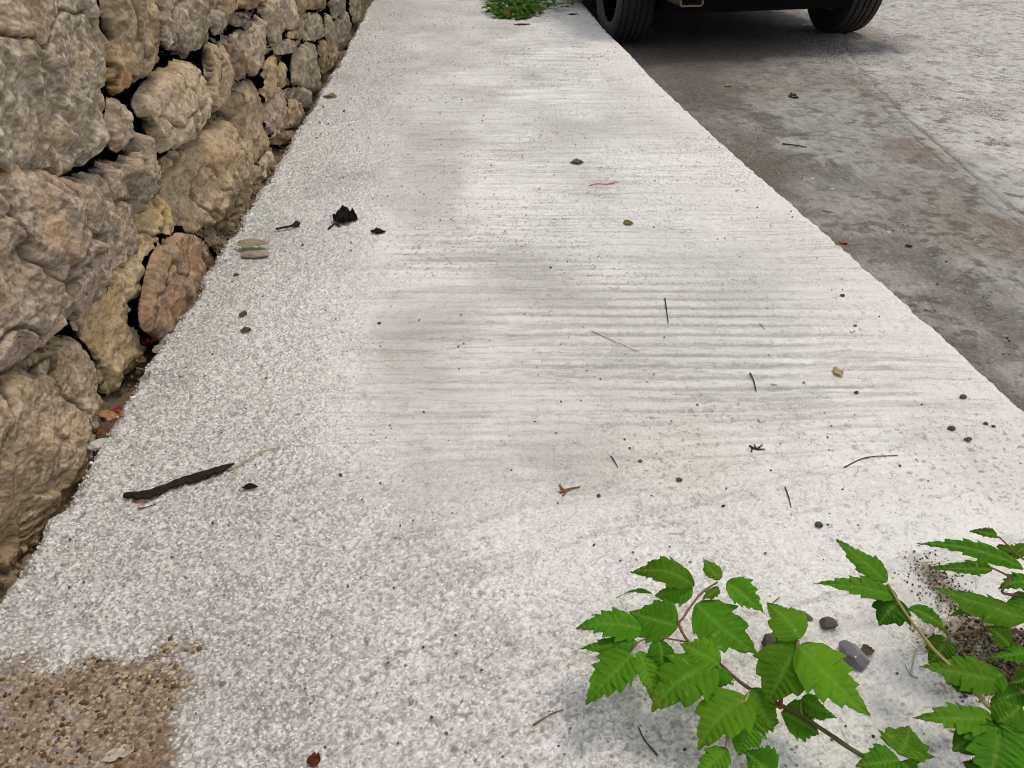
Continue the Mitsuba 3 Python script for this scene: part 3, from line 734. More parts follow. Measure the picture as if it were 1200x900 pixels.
bump = trimesh.creation.box((1.66, .20, .26)); bump.apply_translation((0, -.64, .475)); car_add('bumper', bump, 'black_plastic_mat')
pan = trimesh.creation.box((1.08, 3.70, .12)); pan.apply_translation((-.03, 1.42, .255)); car_add('underbody', pan, 'underbody_mat')
axle = trimesh.creation.cylinder(.045, 1.2); axle.apply_transform(trimesh.transformations.rotation_matrix(math.pi / 2, (0, 1, 0))); axle.apply_translation((0, 0, .30)); car_add('axle', axle, 'underbody_mat')
# a flat-oval tailpipe hanging below the bumper
oval = Polygon([(-.045, -.03), (.045, -.03), (.045, .03), (-.045, .03)]).buffer(.018, 8)
pipe = trimesh.creation.extrude_polygon(oval.difference(oval.buffer(-.007)), .30, engine='earcut')
v = np.array(pipe.vertices); pipe.vertices = np.stack([v[:, 0] - .51, v[:, 2] - .66, v[:, 1] + .305], 1); pipe.invert()
car_add('tailpipe', pipe, 'steel_mat', smooth=30)
inner = trimesh.creation.extrude_polygon(oval.buffer(-.0075), .02, engine='earcut')
v = np.array(inner.vertices); inner.vertices = np.stack([v[:, 0] - .51, v[:, 2] - .55, v[:, 1] + .305], 1); inner.invert()
car_add('muffler_core', inner, 'underbody_mat')


# ------------------------------------------------------------------ leaves
def leaf(base, tip, width, normal, seed, tint=(.060, .165, .014), teeth=5, depth=.24, fold=.22, arch=.06, curl=.10, nu=64, nv=15, spots=True):
    """one leaflet from BASE to TIP, WIDTH across; NORMAL is roughly where its upper side faces"""
    r = np.random.default_rng(seed)
    base, tip = np.asarray(base, float), np.asarray(tip, float)
    L = np.linalg.norm(tip - base); ax = (tip - base) / L
    side = unit(np.cross(np.asarray(normal, float), ax)); nrm = np.cross(ax, side)
    u = np.linspace(0, 1, nu); v = np.linspace(-1, 1, nv)
    U, Vv = np.meshgrid(u, v, indexing='ij')
    prof = np.sin(np.pi * u ** .70) ** .8 * (1 - .35 * sst(.55, 1, u)) * (1 + .15 * np.sin(np.pi * np.clip(u * 1.6, 0, 1)))
    prof /= prof.max()
    W = np.zeros_like(U); fwd = np.zeros_like(U)
    for s in (-1, 1):
        cuts = np.sort(np.concatenate([[0.0, .20 + r.uniform(-.05, .06)], np.linspace(.40, .90, teeth) + r.uniform(-.03, .03, teeth), [1.001]]))
        k = np.searchsorted(cuts, u, side='right') - 1
        k = np.clip(k, 0, len(cuts) - 2)
        fr = (u - cuts[k]) / (cuts[k + 1] - cuts[k])
        amp = depth * sst(.12, .4, u) * r.uniform(.7, 1.3, len(cuts))[k]
        w = prof * (1 + amp * (fr ** 1.1 - .5)) * width / 2
        m = (Vv * s) > 0
        W += np.where(m, w[:, None], 0)
        fwd += np.where(m, (.05 * fr * sst(.15, .4, u))[:, None] * np.abs(Vv), 0)
    W += np.where(Vv == 0, (prof * width / 2)[:, None], 0)
    x = np.clip(U + fwd * prof[:, None], 0, 1.02)
    aV = np.abs(Vv)
    ph = (U * 1.0 - .30 * aV * W / L * 1.6) * 9.5
    q = ph - np.floor(ph)
    vein = np.exp(-((np.minimum(q, 1 - q)) / .11) ** 2) * sst(0, .1, prof)[:, None]
    mid = np.exp(-(aV * W / (.0009 + .0006 * (1 - U))) ** 2)
    bend = r.uniform(-.07, .07); tw = r.uniform(-.35, .35)
    h = arch * L * (4 * U * (1 - U)) + fold * aV * W - curl * aV ** 2 * W * 1.3 - .0009 * vein * (aV > .02) - .0006 * mid
    h += .0007 * np.sin(np.pi * q) * sst(.05, .4, aV) + .007 * (noise(np.stack([U * 3.5, Vv * 1.5, U * 0 + seed], -1), seed) - .5) * aV
    h = h + tw * Vv * W * U + .05 * L * (noise(np.stack([U * 2.5, U * 0, U * 0 + seed * .7], -1), seed + 3) - .5) * sst(0, .3, U)
    sideways = bend * L * (4 * U * (1 - U))
    P = base + ax * (x * L)[..., None] + side * (Vv * W + sideways)[..., None] + nrm * h[..., None]
    t = np.array(tint) * (1 + r.uniform(-.30, .22)) * (1 + np.array([r.uniform(-.15, .35), 0, 0]))
    c = np.broadcast_to(t, P.shape)
    blot = fbm(np.stack([U * 5, Vv * 3, U * 0 + seed * 1.7], -1), 3, seed)
    c = c * (.82 + .36 * blot)[..., None]
    c = lerp(c, np.array([.16, .32, .05]), np.clip(.40 * vein + .65 * mid, 0, 1) * .7)
    if spots:
        sp = noise(np.stack([U * L / .0022, Vv * width / .0044, U * 0 + seed], -1), seed + 1)
        c = lerp(c, np.array([.30, .34, .14]), .55 * sst(.90, .95, sp))
        br = fbm(np.stack([U * 2.2 + seed, Vv * 1.6, U * 0 + seed * .37], -1), 3, seed + 2) + .16 * sst(.6, 1, U) + .08 * sst(.7, 1, aV)
        c = lerp(c, np.array([.20, .15, .045]), .8 * sst(.74 + .10 * ((seed * 7) % 3 > 0), .86 + .10 * ((seed * 7) % 3 > 0), br))
    return P.reshape(-1, 3), grid_faces(nu, nv), c.reshape(-1, 3)


def add_leaf(plant, seed, name='leaf', **k):
    P, f, c = leaf(seed=seed, **k)
    return add(name, (P, f), 'leaf_mat', True, color=c, parent=plant)


def add_stem(plant, pts, r0, r1, c0, c1, name='stem', n=10):
    p = curve(pts, n)
    p = p + .0012 * (np.stack([noise(p * 60 + 3 * k, k) for k in range(3)], 1) - .5)
    m = tube(p, np.linspace(r0, r1, len(p)) * (1 + .25 * (noise(p * 140, 5) - .5)), 8)
    col = lerp(c0, c1, np.concatenate([np.repeat(np.linspace(0, 1, len(p)), 8), [0, 1]]))
    return add(name, m, 'vertex_mat', True, color=col, parent=plant)


def leaves_by_pixels(plant, rows, seed, tint):
    for i, (bx, by, bz, tx, ty, tz, wpx, tilt) in enumerate(rows):
        b, t = at(bx, by, bz), at(tx, ty, tz)
        px = F_PX / ((b + t) / 2 - EYE).dot(FW)                 # pixels per metre there
        view = unit(EYE - (b + t) / 2)
        nrm = unit(np.array([0, 0, 1.0]) * 1.0 + .45 * view + np.array([tilt, -abs(tilt) * .2, 0]))
        add_leaf(plant, seed + i, base=b, tip=t, width=wpx / px * 1.10, normal=nrm, tint=tint, teeth=3 + (i % 2), depth=.24 + .16 * ((i * 7) % 5) / 4, fold=.02 + .34 * ((i * 3) % 4) / 3, arch=.04 + .10 * ((i * 5) % 4) / 3, curl=.06 + .22 * ((i * 7) % 3) / 2)


GREEN, RED, PALE, DARK = (.07, .13, .025), (.20, .07, .045), (.30, .28, .11), (.07, .05, .035)
P1 = thing('maple_seedling', 'bright green maple seedling with toothed leaflets on red stalks, at the bottom edge', 'seedling')
add_stem(P1, [at(1150, 935, .0), at(1075, 912, .028), at(1013, 887, .045), at(945, 843, .058), at(880, 808, .066), at(843, 777, .072)], .0023, .0014, (.05, .09, .02), (.10, .06, .03))
add_stem(P1, [at(843, 777, .072), at(812, 757, .078), at(796, 733, .084), at(802, 722, .088), at(821, 696, .094), at(841, 682, .098)], .0014, .0009, (.16, .06, .035), (.20, .10, .05), 'branch')
add_stem(P1, [at(914, 830, .060), at(917, 806, .078), at(929, 778, .094), at(935, 750, .104)], .0020, .0013, (.20, .05, .04), (.22, .10, .06), 'branch')
add_stem(P1, [at(809, 752, .078), at(776, 748, .080), at(752, 750, .078), at(740, 764, .075)], .0009, .0006, RED, (.20, .13, .06), 'branch')
add_stem(P1, [at(880, 808, .066), at(874, 822, .066), at(868, 832, .062), at(858, 836, .06), at(850, 880, .05)], .0011, .0007, PALE, PALE, 'branch')
add_stem(P1, [at(940, 840, .058), at(938, 826, .062), at(942, 818, .064)], .0009, .0006, PALE, GREEN, 'branch')
rows1 = [  # base px, height, tip px, height, width px, sideways tilt
    (844, 679, .098, 824, 654, .104, 19, .2), (852, 682, .098, 896, 718, .088, 31, .1), (843, 689, .096, 822, 704, .090, 13, -.5),
    (814, 686, .094, 738, 669, .092, 30, 0), (812, 690, .092, 768, 699, .080, 27, -.2), (794, 733, .084, 737, 716, .076, 54, -.1),
    (765, 696, .066, 722, 700, .066, 5, .4), (755, 738, .080, 674, 737, .076, 33, .15), (747, 751, .078, 680, 761, .068, 24, -.2),
    (741, 766, .075, 686, 826, .058, 44, -.1), (749, 763, .075, 767, 824, .054, 26, .3), (772, 750, .079, 774, 796, .062, 30, .2),
    (816, 707, .088, 889, 767, .078, 56, .15), (844, 779, .074, 797, 754, .080, 36, -.1), (838, 780, .074, 763, 834, .060, 58, -.1),
    (842, 781, .072, 838, 809, .060, 32, .2),
    (938, 748, .106, 899, 706, .112, 46, .1), (936, 756, .104, 1020, 838, .086, 66, .2), (932, 760, .100, 898, 826, .070, 62, -.35),
    (936, 752, .100, 905, 760, .094, 28, -.3), (940, 818, .064, 981, 841, .056, 29, .3), (916, 836, .058, 960, 860, .048, 46, .1),
    (878, 818, .066, 818, 880, .048, 58, -.2), (882, 806, .068, 906, 858, .052, 34, .2), (880, 838, .060, 866, 886, .046, 42, -.1),
    (908, 908, .052, 874, 880, .056, 42, .1), (852, 878, .052, 812, 912, .046, 30, -.2), (876, 836, .06, 912, 848, .05, 30, .2)]
leaves_by_pixels(P1, rows1, 4000, (.080, .235, .014))

P2 = thing('maple_sapling', 'darker green maple sapling on dark and pale stalks at the right edge', 'sapling')
add_stem(P2, [at(1230, 890, .0), at(1172, 841, .060), at(1133, 800, .078), at(1101, 768, .088), at(1079, 742, .096), at(1062, 720, .102), at(1040, 684, .112)], .0021, .0011, PALE, (.24, .20, .09))
add_stem(P2, [at(1235, 800, .0), at(1215, 752, .06), at(1182, 739, .075), at(1149, 739, .082), at(1120, 742, .086), at(1104, 752, .088)], .0018, .0010, DARK, (.10, .07, .04), 'branch')
add_stem(P2, [at(1240, 790, .0), at(1225, 715, .08), at(1200, 700, .10), at(1175, 694, .108), at(1182, 678, .116), at(1162, 665, .12)], .0016, .0008, DARK, (.14, .08, .05), 'branch')
add_stem(P2, [at(1225, 715, .08), at(1212, 668, .115), at(1190, 648, .125), at(1170, 629, .13)], .0012, .0007, (.12, .07, .05), (.16, .09, .05), 'branch')
rows2 = [
    (1039, 682, .112, 980, 632, .116, 29, .1), (1052, 699, .106, 953, 684, .100, 26, -.1), (1056, 704, .104, 1030, 733, .088, 42, -.3),
    (1066, 712, .102, 1112, 744, .086, 20, .3), (1108, 746, .088, 1088, 778, .070, 30, .1), (1172, 798, .078, 1077, 781, .082, 42, -.1),
    (1176, 790, .078, 1132, 812, .066, 34, -.4), (1164, 842, .066, 1069, 841, .064, 36, 0), (1171, 853, .070, 1116, 880, .056, 54, -.2), (1171, 852, .070, 1158, 925, .050, 58, 0),
    (1172, 850, .070, 1225, 890, .056, 60, .2), (1170, 846, .07, 1196, 826, .074, 36, .2), (1053, 884, .052, 1066, 850, .060, 50, .1),
    (1054, 890, .050, 1002, 898, .046, 34, 0), (1056, 892, .05, 1070, 915, .044, 34, 0),
    (1171, 629, .13, 1136, 623, .128, 11, .1), (1190, 648, .124, 1167, 640, .120, 18, -.4), (1200, 666, .12, 1075, 636, .122, 22, .1),
    (1163, 667, .12, 1088, 665, .112, 18, -.2), (1212, 684, .108, 1170, 690, .104, 26, 0), (1205, 724, .096, 1088, 687, .100, 36, .1),
    (1172, 716, .092, 1112, 722, .084, 16, -.2), (1184, 758, .082, 1153, 734, .088, 26, .3), (1212, 764, .080, 1156, 770, .078, 20, 0), (1214, 792, .078, 1184, 800, .070, 26, .2),
    (1215, 700, .10, 1180, 735, .085, 30, .2), (1210, 640, .12, 1172, 660, .11, 16, 0),
    (1150, 812, .07, 1108, 800, .062, 24, .2), (1190, 850, .06, 1150, 868, .05, 34, -.3), (1200, 812, .06, 1158, 828, .055, 28, .2), (1205, 905, .05, 1186, 868, .056, 40, .1),
    (1150, 905, .045, 1128, 893, .046, 26, 0), (1205, 770, .07, 1172, 752, .078, 22, .3)]
leaves_by_pixels(P2, rows2, 5000, (.064, .185, .014))
# the little heap of dark crumbly soil the sapling comes out of
hx, hy = .51, .45
m_, c_ = [], []
for k in range(2600):
    a, d = rng.uniform(0, 6.28), rng.random() ** .6
    x, y = hx + .055 * d * math.cos(a) + .012 * rng.normal(), hy + .045 * d * math.sin(a) + .012 * rng.normal()
    if k % 3 == 0: x, y, d = .508 + .016 * rng.normal(), .545 + .028 * rng.normal(), 1.0
    z = max(0, .012 * (1 - d)) * rng.random()
    if x > .80: continue
    s = (.0010 + .0040 * rng.random() ** 2.5) * (.55 if k % 3 == 0 else 1)
    r_ = turn(rock((s, s, s * .8), 6000 + k, 1), *rng.uniform(0, 6, 3), loc=(x, y, slab_z(x, y) + z + s * .2))
    m_.append(r_); c_.append(np.tile(lerp((.05, .04, .028), (.17, .13, .09), rng.random()), (len(r_.vertices), 1)))
add('soil_heap', trimesh.util.concatenate(m_), 'dry_mat', color=np.vstack(c_), label='small heap of dark crumbly soil under the sapling at the right edge', cat='soil', kind='stuff')

# ------------------------------------------------------------------ weed tuft at the far end
P, Fc, Cc, off = [], [], [], 0
for k in range(1500):
    t = rng.random()
    y = 5.02 + 1.25 * rng.random() ** .8
    x0 = np.interp(y, [5.0, 5.15, 5.4, 6.3], [.36, .27, .24, .26]); x1 = np.interp(y, [5.0, 5.15, 5.3, 5.5, 6.3], [.44, .52, .62, .86, .85])
    x = rng.uniform(x0, x1)
    if x > .55 and rng.random() < .55: continue
    hgt = (.03 + .13 * rng.random()) * sst(4.95, 5.6, y) + .008
    b = np.array([x, y, hgt * rng.uniform(.3, .9)])
    an, el = rng.uniform(0, 6.28), rng.uniform(-.3, .7)
    Lf = rng.uniform(.028, .065)
    tpt = b + Lf * np.array([math.cos(an) * math.cos(el), math.sin(an) * math.cos(el), math.sin(el) * .6])
    tint = (.055, .13, .02) if rng.random() > .08 else (.16, .06, .03)
    p, f, c = leaf(b, tpt, Lf * rng.uniform(.35, .6), (rng.normal() * .4, rng.normal() * .4 - .3, 1), 7000 + k, tint, 3, .2, nu=9, nv=5, spots=False)
    P.append(p); Fc.append(f + off); Cc.append(c); off += len(p)
W = thing('weed_tuft', 'low green weed tuft growing on the pavement at the top of the picture', 'weed')
add('foliage', (np.vstack(P), np.vstack(Fc)), 'leaf_mat', True, color=np.vstack(Cc), parent=W)
for k in range(9):
    x, y = rng.uniform(.3, .7), rng.uniform(5.3, 6.1)
    add_stem(W, [(x, y, 0), (x + rng.normal() * .03, y - .04, .035), (x + rng.normal() * .07, y - .10, .04)], .002, .001, (.12, .12, .04), (.09, .13, .03), n=4)


# ------------------------------------------------------------------ aggregate grains standing proud of the worn concrete
GRAIN = [rock((1, .8, .7), 9000 + k, 1, rough=.3) for k in range(40)]


def scatter(points, sizes, colours, sink=.1, lengthen=1.0):
    """one mesh of small broken grains"""
    vs, cs, fs, off = [], [], [], 0
    for k, (p, s, c) in enumerate(zip(points, sizes, colours)):
        g = GRAIN[k % 40]
        a = rng.uniform(0, 6.28); ca, sa = math.cos(a), math.sin(a)
        v = np.array(g.vertices) * [s * lengthen, s, s]
        v = np.stack([v[:, 0] * ca - v[:, 1] * sa, v[:, 0] * sa + v[:, 1] * ca, v[:, 2] + s * sink], 1) + p
        vs.append(v); cs.append(np.tile(c, (len(v), 1))); fs.append(np.array(g.faces) + off); off += len(v)
    return (np.vstack(vs), np.vstack(fs)), np.vstack(cs)


def on_slab(xy):
    d, i = SLAB_TREE.query(xy, k=3)
    return np.column_stack([xy, SLAB_Z[i].mean(1)])


n = 9000
y = .36 + 1.9 * rng.random(n) ** 1.5
lim = np.interp(y, [.36, .55, .8, 1.0, 3], [.30, .12, -.10, -.16, -.20])
x = -.49 + (lim + .49) * rng.random(n) ** 1.25
pts = on_slab(np.column_stack([x, y]))
inb = (x < -.27 + .03 * (f2(x, y, .04, 3, 90) - .5)) & (y < .52 + .04 * (f2(x, y, .05, 3, 92) - .5))
s = .0016 + .0032 * rng.random(n) ** 2
t_ = rng.random(n)
col = np.where((t_ < .55)[:, None], lerp((.70, .69, .68), (.86, .85, .84), rng.random(n)), lerp((.24, .23, .215), (.50, .49, .475), rng.random(n)))
m_, c_ = scatter(pts[~inb], s[~inb], col[~inb], -.05)
add('aggregate', m_, 'dry_mat', color=c_, parent='pavement', kind='stuff')
n = 3400
x, y = rng.uniform(-.49, -.24, n), rng.uniform(.34, .58, n)
e = f2(x, y, .05, 4, 93)
ok = (x < -.265 + .10 * (e - .5)) & (y < .53 + .12 * (e - .5) - .05 * sst(-.38, -.46, x)) & (rng.random(n) < .35 + .65 * sst(.35, .55, f2(x, y, .03, 3, 94)))
ok &= SLAB_BROWN[SLAB_TREE.query(np.column_stack([x, y]), k=6)[1]].mean(1) > .6
pts = on_slab(np.column_stack([x, y]))[ok]
s = .0022 + .0046 * rng.random(len(pts)) ** 1.8
t_ = rng.random(len(pts))
col = np.where((t_ < .6)[:, None], lerp((.30, .225, .14), (.50, .41, .29), rng.random(len(pts))), lerp((.06, .04, .025), (.22, .14, .08), rng.random(len(pts))))
m_, c_ = scatter(pts, s, col, -.02)
add('brown_aggregate', m_, 'dry_mat', color=c_, parent='pavement', kind='stuff')


# ------------------------------------------------------------------ litter on the slab and the road
def ground(x, y, road=False):
    if road:
        p = at(x, y, -.115); p = at(x, y, float(road_z(p[0]))); return p
    p = at(x, y, 0.0)
    return at(x, y, slab_z(p[0], p[1]))


GROUPS = {'pebble': 'pebbles on the pavement', 'twig': 'twigs lying about', 'dead_leaf': 'dead leaves lying about', 'leaf_scrap': 'dark leaf scraps', 'crumb': 'pale crumbs lying about', 'dry_leaf': 'dry leaves in the gutter', 'broken_stone': 'broken stones by the seedling', 'wood_splinter': 'wood splinters on the road'}


def pebble(px, py, wpx, label, colour, tall=.7, name='pebble', cat='pebble', group=None, road=False, seed=0, long=1.25, rz=0.0, sub=3, facets=9):
    p = ground(px, py, road)
    s = wpx * (p - EYE).dot(FW) / F_PX
    m = turn(rock((s, s / long, s * tall / long), 8000 + seed, sub, facets=facets), rz, loc=p + [0, 0, s * tall / long * .32])
    v = np.array(m.vertices)
    c = np.array(colour) * (.75 + .5 * fbm(v / (s * .25), 3, seed))[:, None]
    return add(name, m, 'vertex_mat' if name == 'flint' else 'dry_mat', 25, color=None, label=label, cat=cat, group=group) if False else add(name, (v, m.faces), 'dry_mat', True if sub > 2 else False, color=c, label=label, cat=cat, group=group)


def twig(pxs, rad, label, colour, name='twig', road=False, lift=.6, cat='twig', group=None, rad1=None):
    pts = [ground(x, y, road) + [0, 0, rad * (lift + .8 * (i % 2))] for i, (x, y) in enumerate(pxs)]
    p = curve(pts, 8)
    m = tube(p, np.linspace(rad, rad1 or rad * .6, len(p)) * (1 + .3 * (noise(p * 300, 4) - .5)), 7)
    c = np.array(colour) * (.8 + .4 * noise(np.array(m.vertices) * 400, 3))[:, None]
    return add(name, m, 'dry_mat', True, color=c, label=label, cat=cat, group=group)


def crumple(px, py, w, h, label, colour, seed, name='dead_leaf', road=False, rz=0.0, tall=.35, cat='leaf', n=22, strength=.5):
    """a dry leaf or scrap: a pointed sheet, folded and crumpled"""
    p0 = ground(px, py, road)
    k = (p0 - EYE).dot(FW) / F_PX
    sx, sy = w * k, h * k / .55
    U, Vv = np.meshgrid(np.linspace(-1, 1, n), np.linspace(-1, 1, n), indexing='ij')
    wd = np.clip(1 - np.abs(U) ** 2.2, .0, 1) * (.75 + .5 * noise(np.stack([U * 4, U * 0, U * 0 + seed], -1), seed))
    x, y = U * sx / 2, Vv * wd * sy / 2
    q = np.stack([U * 1.6, Vv * 1.6, U * 0 + seed * 2.3], -1)
    z = sx * tall * (strength * np.abs(2 * fbm(q, 3, seed) - 1) * 1.6 + .35 * Vv ** 2 * wd)
    x = x + sx * .18 * (fbm(q + 9, 3, seed + 1) - .5); y = y + sx * .22 * (fbm(q + 17, 3, seed + 2) - .5)
    v = np.stack([x * math.cos(rz) - y * math.sin(rz), x * math.sin(rz) + y * math.cos(rz), z - z.min() * .9 + .0006], -1) + p0
    c = np.array(colour) * (.6 + .8 * fbm(q * 2.5, 3, seed + 3))[..., None]
    return add(name, (v.reshape(-1, 3), grid_faces(n, n)), 'dry_mat', True, color=c.reshape(-1, 3), label=label, cat=cat)


# the dark strip of bark with a pale twig under its end
ST = thing('bark_strip', 'dark brown strip of bark with a pale twig at its end, at lower left', 'stick')
pts = [ground(x, y) + [0, 0, .0035] for x, y in [(146, 584), (175, 581), (205, 571), (240, 559), (275, 547)]]
pc = curve(pts, 12)
tt = np.linspace(0, 1, len(pc))
wr = .0058 * np.interp(tt, [0, .04, .3, .55, .8, .95, 1], [.72, .80, 1, 1.22, 1.05, .7, .35]) * (1 + .25 * (noise(pc * 160, 9) - .5))
m = tube(pc, wr, 18)
v = np.array(m.vertices)
low = np.median(pc[:, 2]) - .0035
v[:, 1] += .008 * (noise(v * [130, 0, 0], 14) - .5) * (v[:, 1] < np.interp(v[:, 0], pc[:, 0], pc[:, 1])) - .003 * (noise(v * [300, 0, 0], 16) > .66) * (v[:, 1] < np.interp(v[:, 0], pc[:, 0], pc[:, 1]))
v[:, 2] = low + .0005 + (v[:, 2] - v[:, 2].min()) * .55
v += (.0022 * (fbm(v * [90, 260, 260], 3, 12) - .5))[:, None] * [0, .6, 1]
c = np.array((.030, .021, .018)) * (.5 + 1.1 * fbm(v * [120, 420, 420], 3, 15))[:, None]
add('bark', (v, m.faces), 'dry_mat', False, color=c, parent=ST)
for line, r_ in (([(268, 553), (283, 546), (302, 534), (328, 526)], .0012), ([(273, 551), (277, 558), (272, 565)], .0007)):
    p = curve([ground(x, y) + [0, 0, .003] for x, y in line], 8)
    m = tube(p, np.linspace(r_, r_ * .6, len(p)), 7)
    add('pale_twig', m, 'dry_mat', True, color=np.tile((.42, .32, .18), (len(m.vertices), 1)), parent=ST)
twig([(162, 597), (172, 595), (183, 591)], .0008, 'short thin dark twig just below the bark strip', (.08, .055, .045))
twig([(158, 588), (166, 590), (172, 588)], .0009, 'tiny orange stem poking out under the bark strip', (.45, .13, .05), name='stem_scrap', cat='stem')
crumple(293, 572, 18, 5, 'small flat black scrap right of the bark strip', (.025, .02, .02), 5, 'leaf_scrap')

# dark scraps and the layered stone chip on the rough band
crumple(405, 259, 28, 21, 'crumpled black dead leaf, biggest of the dark scraps on the pavement', (.022, .018, .018), 11, tall=.55, strength=.9)
twig([(385, 269), (392, 264), (399, 266)], .0022, 'small curved black stalk beside the crumpled black leaf', (.025, .02, .02), 'stalk', cat='stalk')
crumple(443, 273, 17, 7, 'small black leaf scrap right of the crumpled black leaf', (.022, .018, .018), 13, tall=.4)
p = [ground(x, y) for x, y in [(324, 271), (334, 269), (343, 267), (351, 263)]]
pc = curve([q + [0, 0, .002] for q in p], 6)
m = tube(pc, .0045 * np.interp(np.linspace(0, 1, len(pc)), [0, .5, .75, .9, 1], [.8, .75, 1, 2.0, .5]), 6)
v = np.array(m.vertices); v[:, 2] = .001 + (v[:, 2] - v[:, 2].min()) * .7
add('curled_leaf', (v, m.faces), 'dry_mat', False, color=np.tile((.04, .026, .026), (len(v), 1)), label='long dark curled leaf scrap left of the crumpled black leaf', cat='leaf')
CH = thing('stone_chip', 'flat layered tan stone chip lying on the pavement near the wall', 'stone')
for k, (px, py, w, hh, z) in enumerate([(300, 300, 37, .014, .0), (297, 292, 41, .010, .012)]):
    q = ground(px, py); s = w * (q - EYE).dot(FW) / F_PX
    m = turn(rock((s, s * .5, hh), 8100 + k, 3, rough=.12, flat=.75), .06, loc=q + [0, 0, z + hh * .3])
    v = np.array(m.vertices)
    add('layer', (v, m.faces), 'stone_mat', False, color=np.array((.33, .29, .205)) * (.8 + .4 * fbm(v * 90, 3, 3))[:, None], parent=CH)

# the gutter
def gut(x, y, z=-.022): return at(x, y, z)
def gutter_rock(px, py, w, label, col, seed, tall=.4, long=1.3, name='stone_fragment', cat='stone', rz=0., z=-.02):
    q = gut(px, py, z); s = w * (q - EYE).dot(FW) / F_PX
    m = turn(rock((s, s / long, s * tall), 8200 + seed, 3, flat=.7), rz, .2, .25, q + [0, 0, s * tall * .2])
    v = np.array(m.vertices)
    return add(name, (v, m.faces), 'dry_mat', False, color=np.array(col) * (.8 + .4 * fbm(v * 120, 3, seed))[:, None], label=label, cat=cat)


gutter_rock(190, 412, 22, 'flat rounded grey green pebble at the slab edge beside the red leaf', (.27, .27, .20), 1, .45, 1.3, 'flat_pebble', 'pebble', .4, -.004)
gutter_rock(117, 523, 27, 'white stone splinter wedged in the gutter below the dry leaves', (.44, .425, .41), 2, .45, 1.7, rz=.9, z=.0)
gutter_rock(178, 369, 22, 'white and dark splinter resting on the brown rock at the wall foot', (.22, .215, .21), 3, .5, 1.6, rz=-.4, z=.035)
gutter_rock(249, 322, 9, 'tiny white crumb stuck at the tip of the brown wall rock', (.6, .59, .58), 4, z=.0)


def gutter_leaf(px, py, w, h, label, col, seed, rz=0., z=-.015, tall=.3):
    q0 = gut(px, py, z); k = (q0 - EYE).dot(FW) / F_PX
    n = 18
    sx, sy = w * k, h * k / .6
    U, Vv = np.meshgrid(np.linspace(-1, 1, n), np.linspace(-1, 1, n), indexing='ij')
    wd = np.clip(1 - np.abs(U) ** 2, 0, 1)
    q = np.stack([U * 1.4, Vv * 1.4, U * 0 + seed], -1)
    zz = sx * tall * (np.abs(2 * fbm(q, 3, seed) - 1) * 1.3 + .6 * Vv ** 2 * wd)
    x, y = U * sx / 2, Vv * wd * sy / 2
    v = np.stack([x * math.cos(rz) - y * math.sin(rz), x * math.sin(rz) + y * math.cos(rz), zz], -1) + q0
    return add('dry_leaf', (v.reshape(-1, 3), grid_faces(n, n)), 'dry_mat', True, color=(np.array(col) * (.6 + .8 * fbm(q * 3, 3, seed))[..., None]).reshape(-1, 3), label=label, cat='leaf')


gutter_leaf(173, 402, 26, 22, 'crumpled dark red leaf in the gutter under the brown rock', (.16, .022, .02), 1, .5, -.005, .5)
gutter_leaf(164, 424, 18, 8, 'small orange brown dry leaf just below the red leaf', (.28, .14, .075), 2, -.3)
twig([(160, 432), (168, 434), (176, 439)], .0012, 'short tan stalk in the gutter below the orange brown leaf', (.36, .26, .12), 'stalk', cat='stalk')
gutter_leaf(131, 489, 17, 24, 'curled tan dry leaf between the bottom boulder and the slab edge', (.40, .22, .11), 3, 1.3, .0, .5)
gutter_leaf(121, 508, 13, 16, 'dark brown dry leaf next to the white splinter', (.16, .075, .04), 4, .9, -.005)
gutter_leaf(138, 481, 9, 8, 'tiny crimson leaf scrap above the curled tan leaf', (.26, .02, .04), 5, 0, .0)
gutter_leaf(207, 383, 9, 9, 'tiny orange leaf scrap between brown rock and slab edge', (.45, .16, .07), 6, 0, -.005)

# single twigs and scraps on the middle of the slab
BR, DK = (.13, .09, .06), (.05, .04, .033)
twig([(779, 350), (781, 364), (783, 379)], .0013, 'short dark twig pointing at the viewer, uppermost of the slab twigs', DK)
twig([(682, 383), (712, 397), (747, 412)], .0006, 'long hair thin brown twig slanting across mid pavement', BR)
twig([(879, 438), (883, 447), (886, 459)], .0013, 'short dark curved twig beside a white crumb', DK)
twig([(989, 548), (1015, 537), (1052, 534)], .0009, 'long bent thin twig on the right half of the pavement', DK)
twig([(920, 571), (924, 583), (927, 595)], .0008, 'short upright dark twig below the bent twig', DK)
twig([(716, 535), (720, 541), (724, 548)], .0009, 'tiny dark twig above the forked brown twig', DK)
twig([(890, 379), (893, 383), (897, 387)], .0007, 'tiny grey twig inside the ridged patch', BR)
twig([(625, 850), (645, 838), (660, 832)], .0008, 'thin brown twig on the ground left of the seedling', BR)
twig([(903, 712), (906, 707), (914, 700)], .0007, 'tiny brown twig behind the seedling leaves', BR)
twig([(1067, 792), (1070, 775), (1073, 760)], .0009, 'pale dry grass stalk beside the soil heap', (.40, .36, .27), 'dry_stalk', cat='stalk')
twig([(1076, 795), (1066, 790), (1060, 778)], .0006, 'thin pale stalk crossing the foot of the dry grass stalk', (.36, .32, .24), 'dry_stalk', cat='stalk')
twig([(770, 885), (755, 868), (748, 852)], .0010, 'thin brown root on the ground under the seedling', BR, 'root', cat='root')
FT = thing('forked_twig', 'small forked reddish brown twig on the lower middle of the pavement', 'twig')
